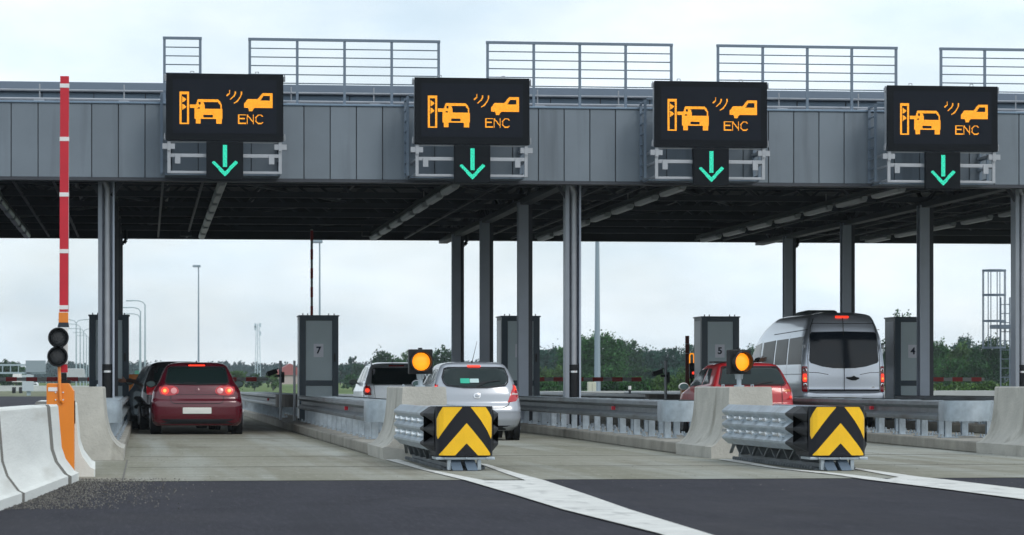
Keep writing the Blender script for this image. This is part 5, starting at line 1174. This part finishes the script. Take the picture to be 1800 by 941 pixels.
def tree(px, ytop, hw, d, mi, lb, shape='round', dens=1.0, ybase=684, trunk=True, group='trees beyond the toll station'):
    global TREEN; TREEN += 1; rnd = random.Random(TREEN * 17 + 5); x, y = Wd(px, d); zg = gz(y); k = d / F; zt = H + (Y0 - ytop) * k; h = zt - zg; r_ = hw * k
    t = empty('tree' if trunk else 'bush', (x, y, zg), 0, lb, 'tree' if trunk else 'bush', group)
    if trunk:
        a = MB(); a.tube((0, 0, 0), (.1, 0, h * .45), .03 * h, 8, .018 * h)
        for i in range(7):
            th = rnd.uniform(0, 6.28); z = h * rnd.uniform(.25, .5); a.tube((.05, 0, z), (math.cos(th) * r_ * .6, math.sin(th) * r_ * .6, z + h * rnd.uniform(.15, .35)), .012 * h, 6, .004 * h)
        a.tube((.1, 0, h * .45), (0, 0, h * .9), .018 * h, 6, .004 * h); a.build('trunk', M_trunk, t)
    m = MB(); ls = max(.10, 2.3 * k)
    area = (2 * hw) * ((Y0 + 8) - ytop); n = int(area * .62 * dens) + 60
    if shape == 'poplar': leaves(m, rnd, 0, 0, h * .52, r_, r_, h * .46, n, ls)
    elif shape == 'bush': leaves(m, rnd, 0, 0, h * .4, r_, r_ * .8, h * .55, n, ls * .8)
    else:
        leaves(m, rnd, 0, 0, h * .52, r_ * .86, r_ * .86, h * .42, int(n * .5), ls)
        for i in range(5):
            th = rnd.uniform(0, 6.28); rr_ = rnd.uniform(.35, .55) * r_; leaves(m, rnd, math.cos(th) * r_ * .5, math.sin(th) * r_ * .5, h * rnd.uniform(.3, .72), rr_, rr_, h * rnd.uniform(.18, .26), int(n * .12), ls)
    m.build('foliage', M_leafs[mi], t, fix=False)
    return t
pos_w = lambda s: s
tree(1052, 578, 60, 330, 1, 'big willow like tree behind the thick lamp mast', dens=1.7)
tree(1012, 598, 40, 345, 1, 'green tree against the left side of the big willow', dens=1.5)
tree(1098, 592, 42, 470, 0, 'dark tree rising behind the right side of the big willow', dens=1.5)
tree(1140, 606, 45, 500, 2, 'bluish tree two crowns right of the big willow', dens=1.6)
tree(1178, 610, 40, 480, 2, 'bluish tree above the small camera on its post', dens=1.6)
tree(1216, 600, 42, 490, 2, 'bluish tree behind the rust red raised arm', dens=1.6)
tree(1262, 606, 40, 480, 0, 'dark tree hidden in part by booth 5', dens=1.4)
tree(1315, 604, 45, 470, 0, 'dark tree peeping between booth 5 and the van', dens=1.4)
tree(968, 604, 30, 500, 2, 'dark crown just right of the booth numbered 6', dens=1.5)
tree(990, 612, 30, 480, 2, 'dark crown left of the front column with drain pipe', dens=1.5)
tree(955, 640, 25, 300, 3, 'pale green tree low beside the booth numbered 6', dens=1.6)
tree(985, 635, 18, 320, 3, 'small pale tree low beside the front column', dens=1.6)
tree(1120, 640, 40, 420, 0, 'low dark tree under the bluish crowns, right of the lamp mast', dens=1.8)
tree(1165, 645, 40, 420, 2, 'low bluish tree left of the camera post', dens=1.8)
tree(1205, 640, 30, 430, 0, 'low dark tree behind the rust red raised arm', dens=1.6)
for i, (px, yt, hw, mi, lb) in enumerate(((940, 662, 30, 1, 'bush right beside the booth numbered 6'), (985, 664, 30, 1, 'bush left of the front column with drain pipe'), (1035, 660, 30, 1, 'bush behind the pale electrical cabinet'), (1080, 662, 32, 0, 'bush right of the thick lamp mast'), (1125, 660, 30, 1, 'bush behind the white topped marker post'), (1165, 655, 30, 3, 'pale bush behind the camera post'), (1200, 650, 26, 3, 'pale bush behind the rust red raised arm'), (1650, 672, 26, 3, 'weedy bush just right of the column at booth 4'), (1690, 670, 28, 3, 'weedy bush below the right barrier arm, left one'), (1730, 668, 28, 3, 'weedy bush below the right barrier arm, middle one'), (1770, 670, 25, 3, 'weedy bush at the foot of the caged ladder'))):
    tree(px, yt, hw, 210 if px < 1400 else 190, mi, lb, 'bush', dens=3.5, trunk=False, group='bushes along the far wall')
tree(1586, 534, 26, 260, 1, 'tree with thin crown rising above booth 4', dens=.9)
tree(1562, 584, 20, 300, 0, 'small dark tree between the van and booth 4', dens=1.3)
tree(1648, 592, 32, 330, 1, 'green tree just right of the column at booth 4', dens=1.5)
tree(1690, 598, 30, 350, 3, 'pale green tree in the middle of the right hand group', dens=1.5)
tree(1700, 586, 30, 480, 2, 'dark bluish crown behind the right hand group', dens=1.4)
tree(1742, 590, 42, 320, 0, 'broad dark tree behind the caged ladder', dens=1.6)
tree(1800, 596, 42, 330, 0, 'dark tree at the right edge of the photo', dens=1.3)
tree(1670, 620, 34, 300, 1, 'low green tree right of booth 4', dens=1.6)
tree(1715, 630, 34, 290, 0, 'low dark tree left of the caged ladder', dens=1.6)
tree(668, 613, 28, 420, 0, 'dark tree above the white compact car, left one', dens=1.2)
tree(694, 616, 24, 430, 1, 'tree above the white compact car, right one', dens=1.2)
tree(722, 610, 24, 470, 3, 'pale tree behind the amber lamp of the silver hatchback', dens=.9)
tree(782, 602, 26, 430, 0, 'tree above the silver hatchback, left of the rear column', dens=1.1)
tree(765, 612, 20, 440, 1, 'small tree right of the amber lamp of the silver hatchback', dens=1.0)
tree(608, 636, 6, 600, 2, 'slim poplar just right of booth 7', 'poplar'); tree(617, 628, 6, 600, 2, 'middle slim poplar right of booth 7', 'poplar'); tree(625, 626, 5, 600, 2, 'rightmost slim poplar of three right of booth 7', 'poplar')
tree(598, 640, 8, 600, 2, 'short poplar touching the right edge of booth 7', 'poplar')
tree(640, 634, 24, 560, 0, 'dark round tree left of the white compact car', dens=1.3)
tree(418, 646, 20, 420, 3, 'pale round tree right of the maroon hatchback', dens=1.5); tree(480, 650, 14, 430, 3, 'pale round tree behind the left camera post', dens=1.5); tree(447, 655, 18, 430, 0, 'dark low tree below the radio mast', dens=1.5)
tree(620, 655, 24, 420, 1, 'low green tree left of the white compact car mirror', dens=1.6); tree(10, 628, 26, 420, 0, 'dark tree at the far left photo edge', dens=1.4); tree(28, 634, 20, 430, 1, 'green tree second from the left photo edge', dens=1.3)
tree(300, 645, 20, 430, 1, 'green tree just behind the dark car roof', dens=1.2)
# distant wood, one mass
def wood(name, xs_, ytop, d, seed, lb, m):
    rnd = random.Random(seed); mb = MB(); k = d / F; B = []; px = xs_[0] - 20
    while px < xs_[1] + 20: B.append((px, rnd.uniform(5, 16), ytop + rnd.uniform(-4, 6) + 2.5 * math.sin(px / 23), rnd.uniform(-90, 60))); px += rnd.uniform(1.5, 5)
    for bx, bw, by, bd in B:
        for i in range(int(bw * 26)):
            u = rnd.uniform(-1, 1); tp = (Y0 - by) * math.sqrt(max(0, 1 - u * u)) ** .6; v = rnd.random() ** .7; px = bx + u * bw; x, y = Wd(px, d + bd + (1 - v) * -40 + rnd.uniform(-4, 4))
            p = Vector((x, y, 1.0 + v * tp * k + rnd.gauss(0, .25))); a_ = Vector((rnd.gauss(0, 1), rnd.gauss(0, 1), rnd.gauss(0, .7))).normalized(); b_ = a_.orthogonal().normalized(); c2 = a_.cross(b_); l = 2.1 * k * rnd.uniform(.6, 1.3); ww = l * .7; q = len(mb.v)
            mb.v += [tuple(p - b_ * l), tuple(p - c2 * ww), tuple(p + b_ * l), tuple(p + c2 * ww)]; mb.f.append((q, q + 1, q + 2, q + 3))
    tag(mb.build(name, m, fix=False), lb, 'wood', kind='stuff')
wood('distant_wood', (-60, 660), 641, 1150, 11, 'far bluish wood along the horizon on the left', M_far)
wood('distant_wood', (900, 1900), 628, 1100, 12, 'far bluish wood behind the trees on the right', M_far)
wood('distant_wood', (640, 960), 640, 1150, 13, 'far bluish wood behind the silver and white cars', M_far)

# ------------------------------------------------------------------ haze
hz = MB(); hz.b2((-700, -80, -1.1), (900, 1500, 40))
m = bpy.data.materials.new('haze_air'); m.use_nodes = True; m.node_tree.nodes.clear(); N = m.node_tree.nodes.new
o_ = N('ShaderNodeOutputMaterial'); v_ = N('ShaderNodeVolumePrincipled'); v_.inputs['Color'].default_value = (.80, .92, 1, 1); v_.inputs['Density'].default_value = .00018; m.node_tree.links.new(v_.outputs['Volume'], o_.inputs['Volume'])
tag(hz.build('haze', m), 'thin pale haze over the whole toll station', 'haze', kind='stuff')
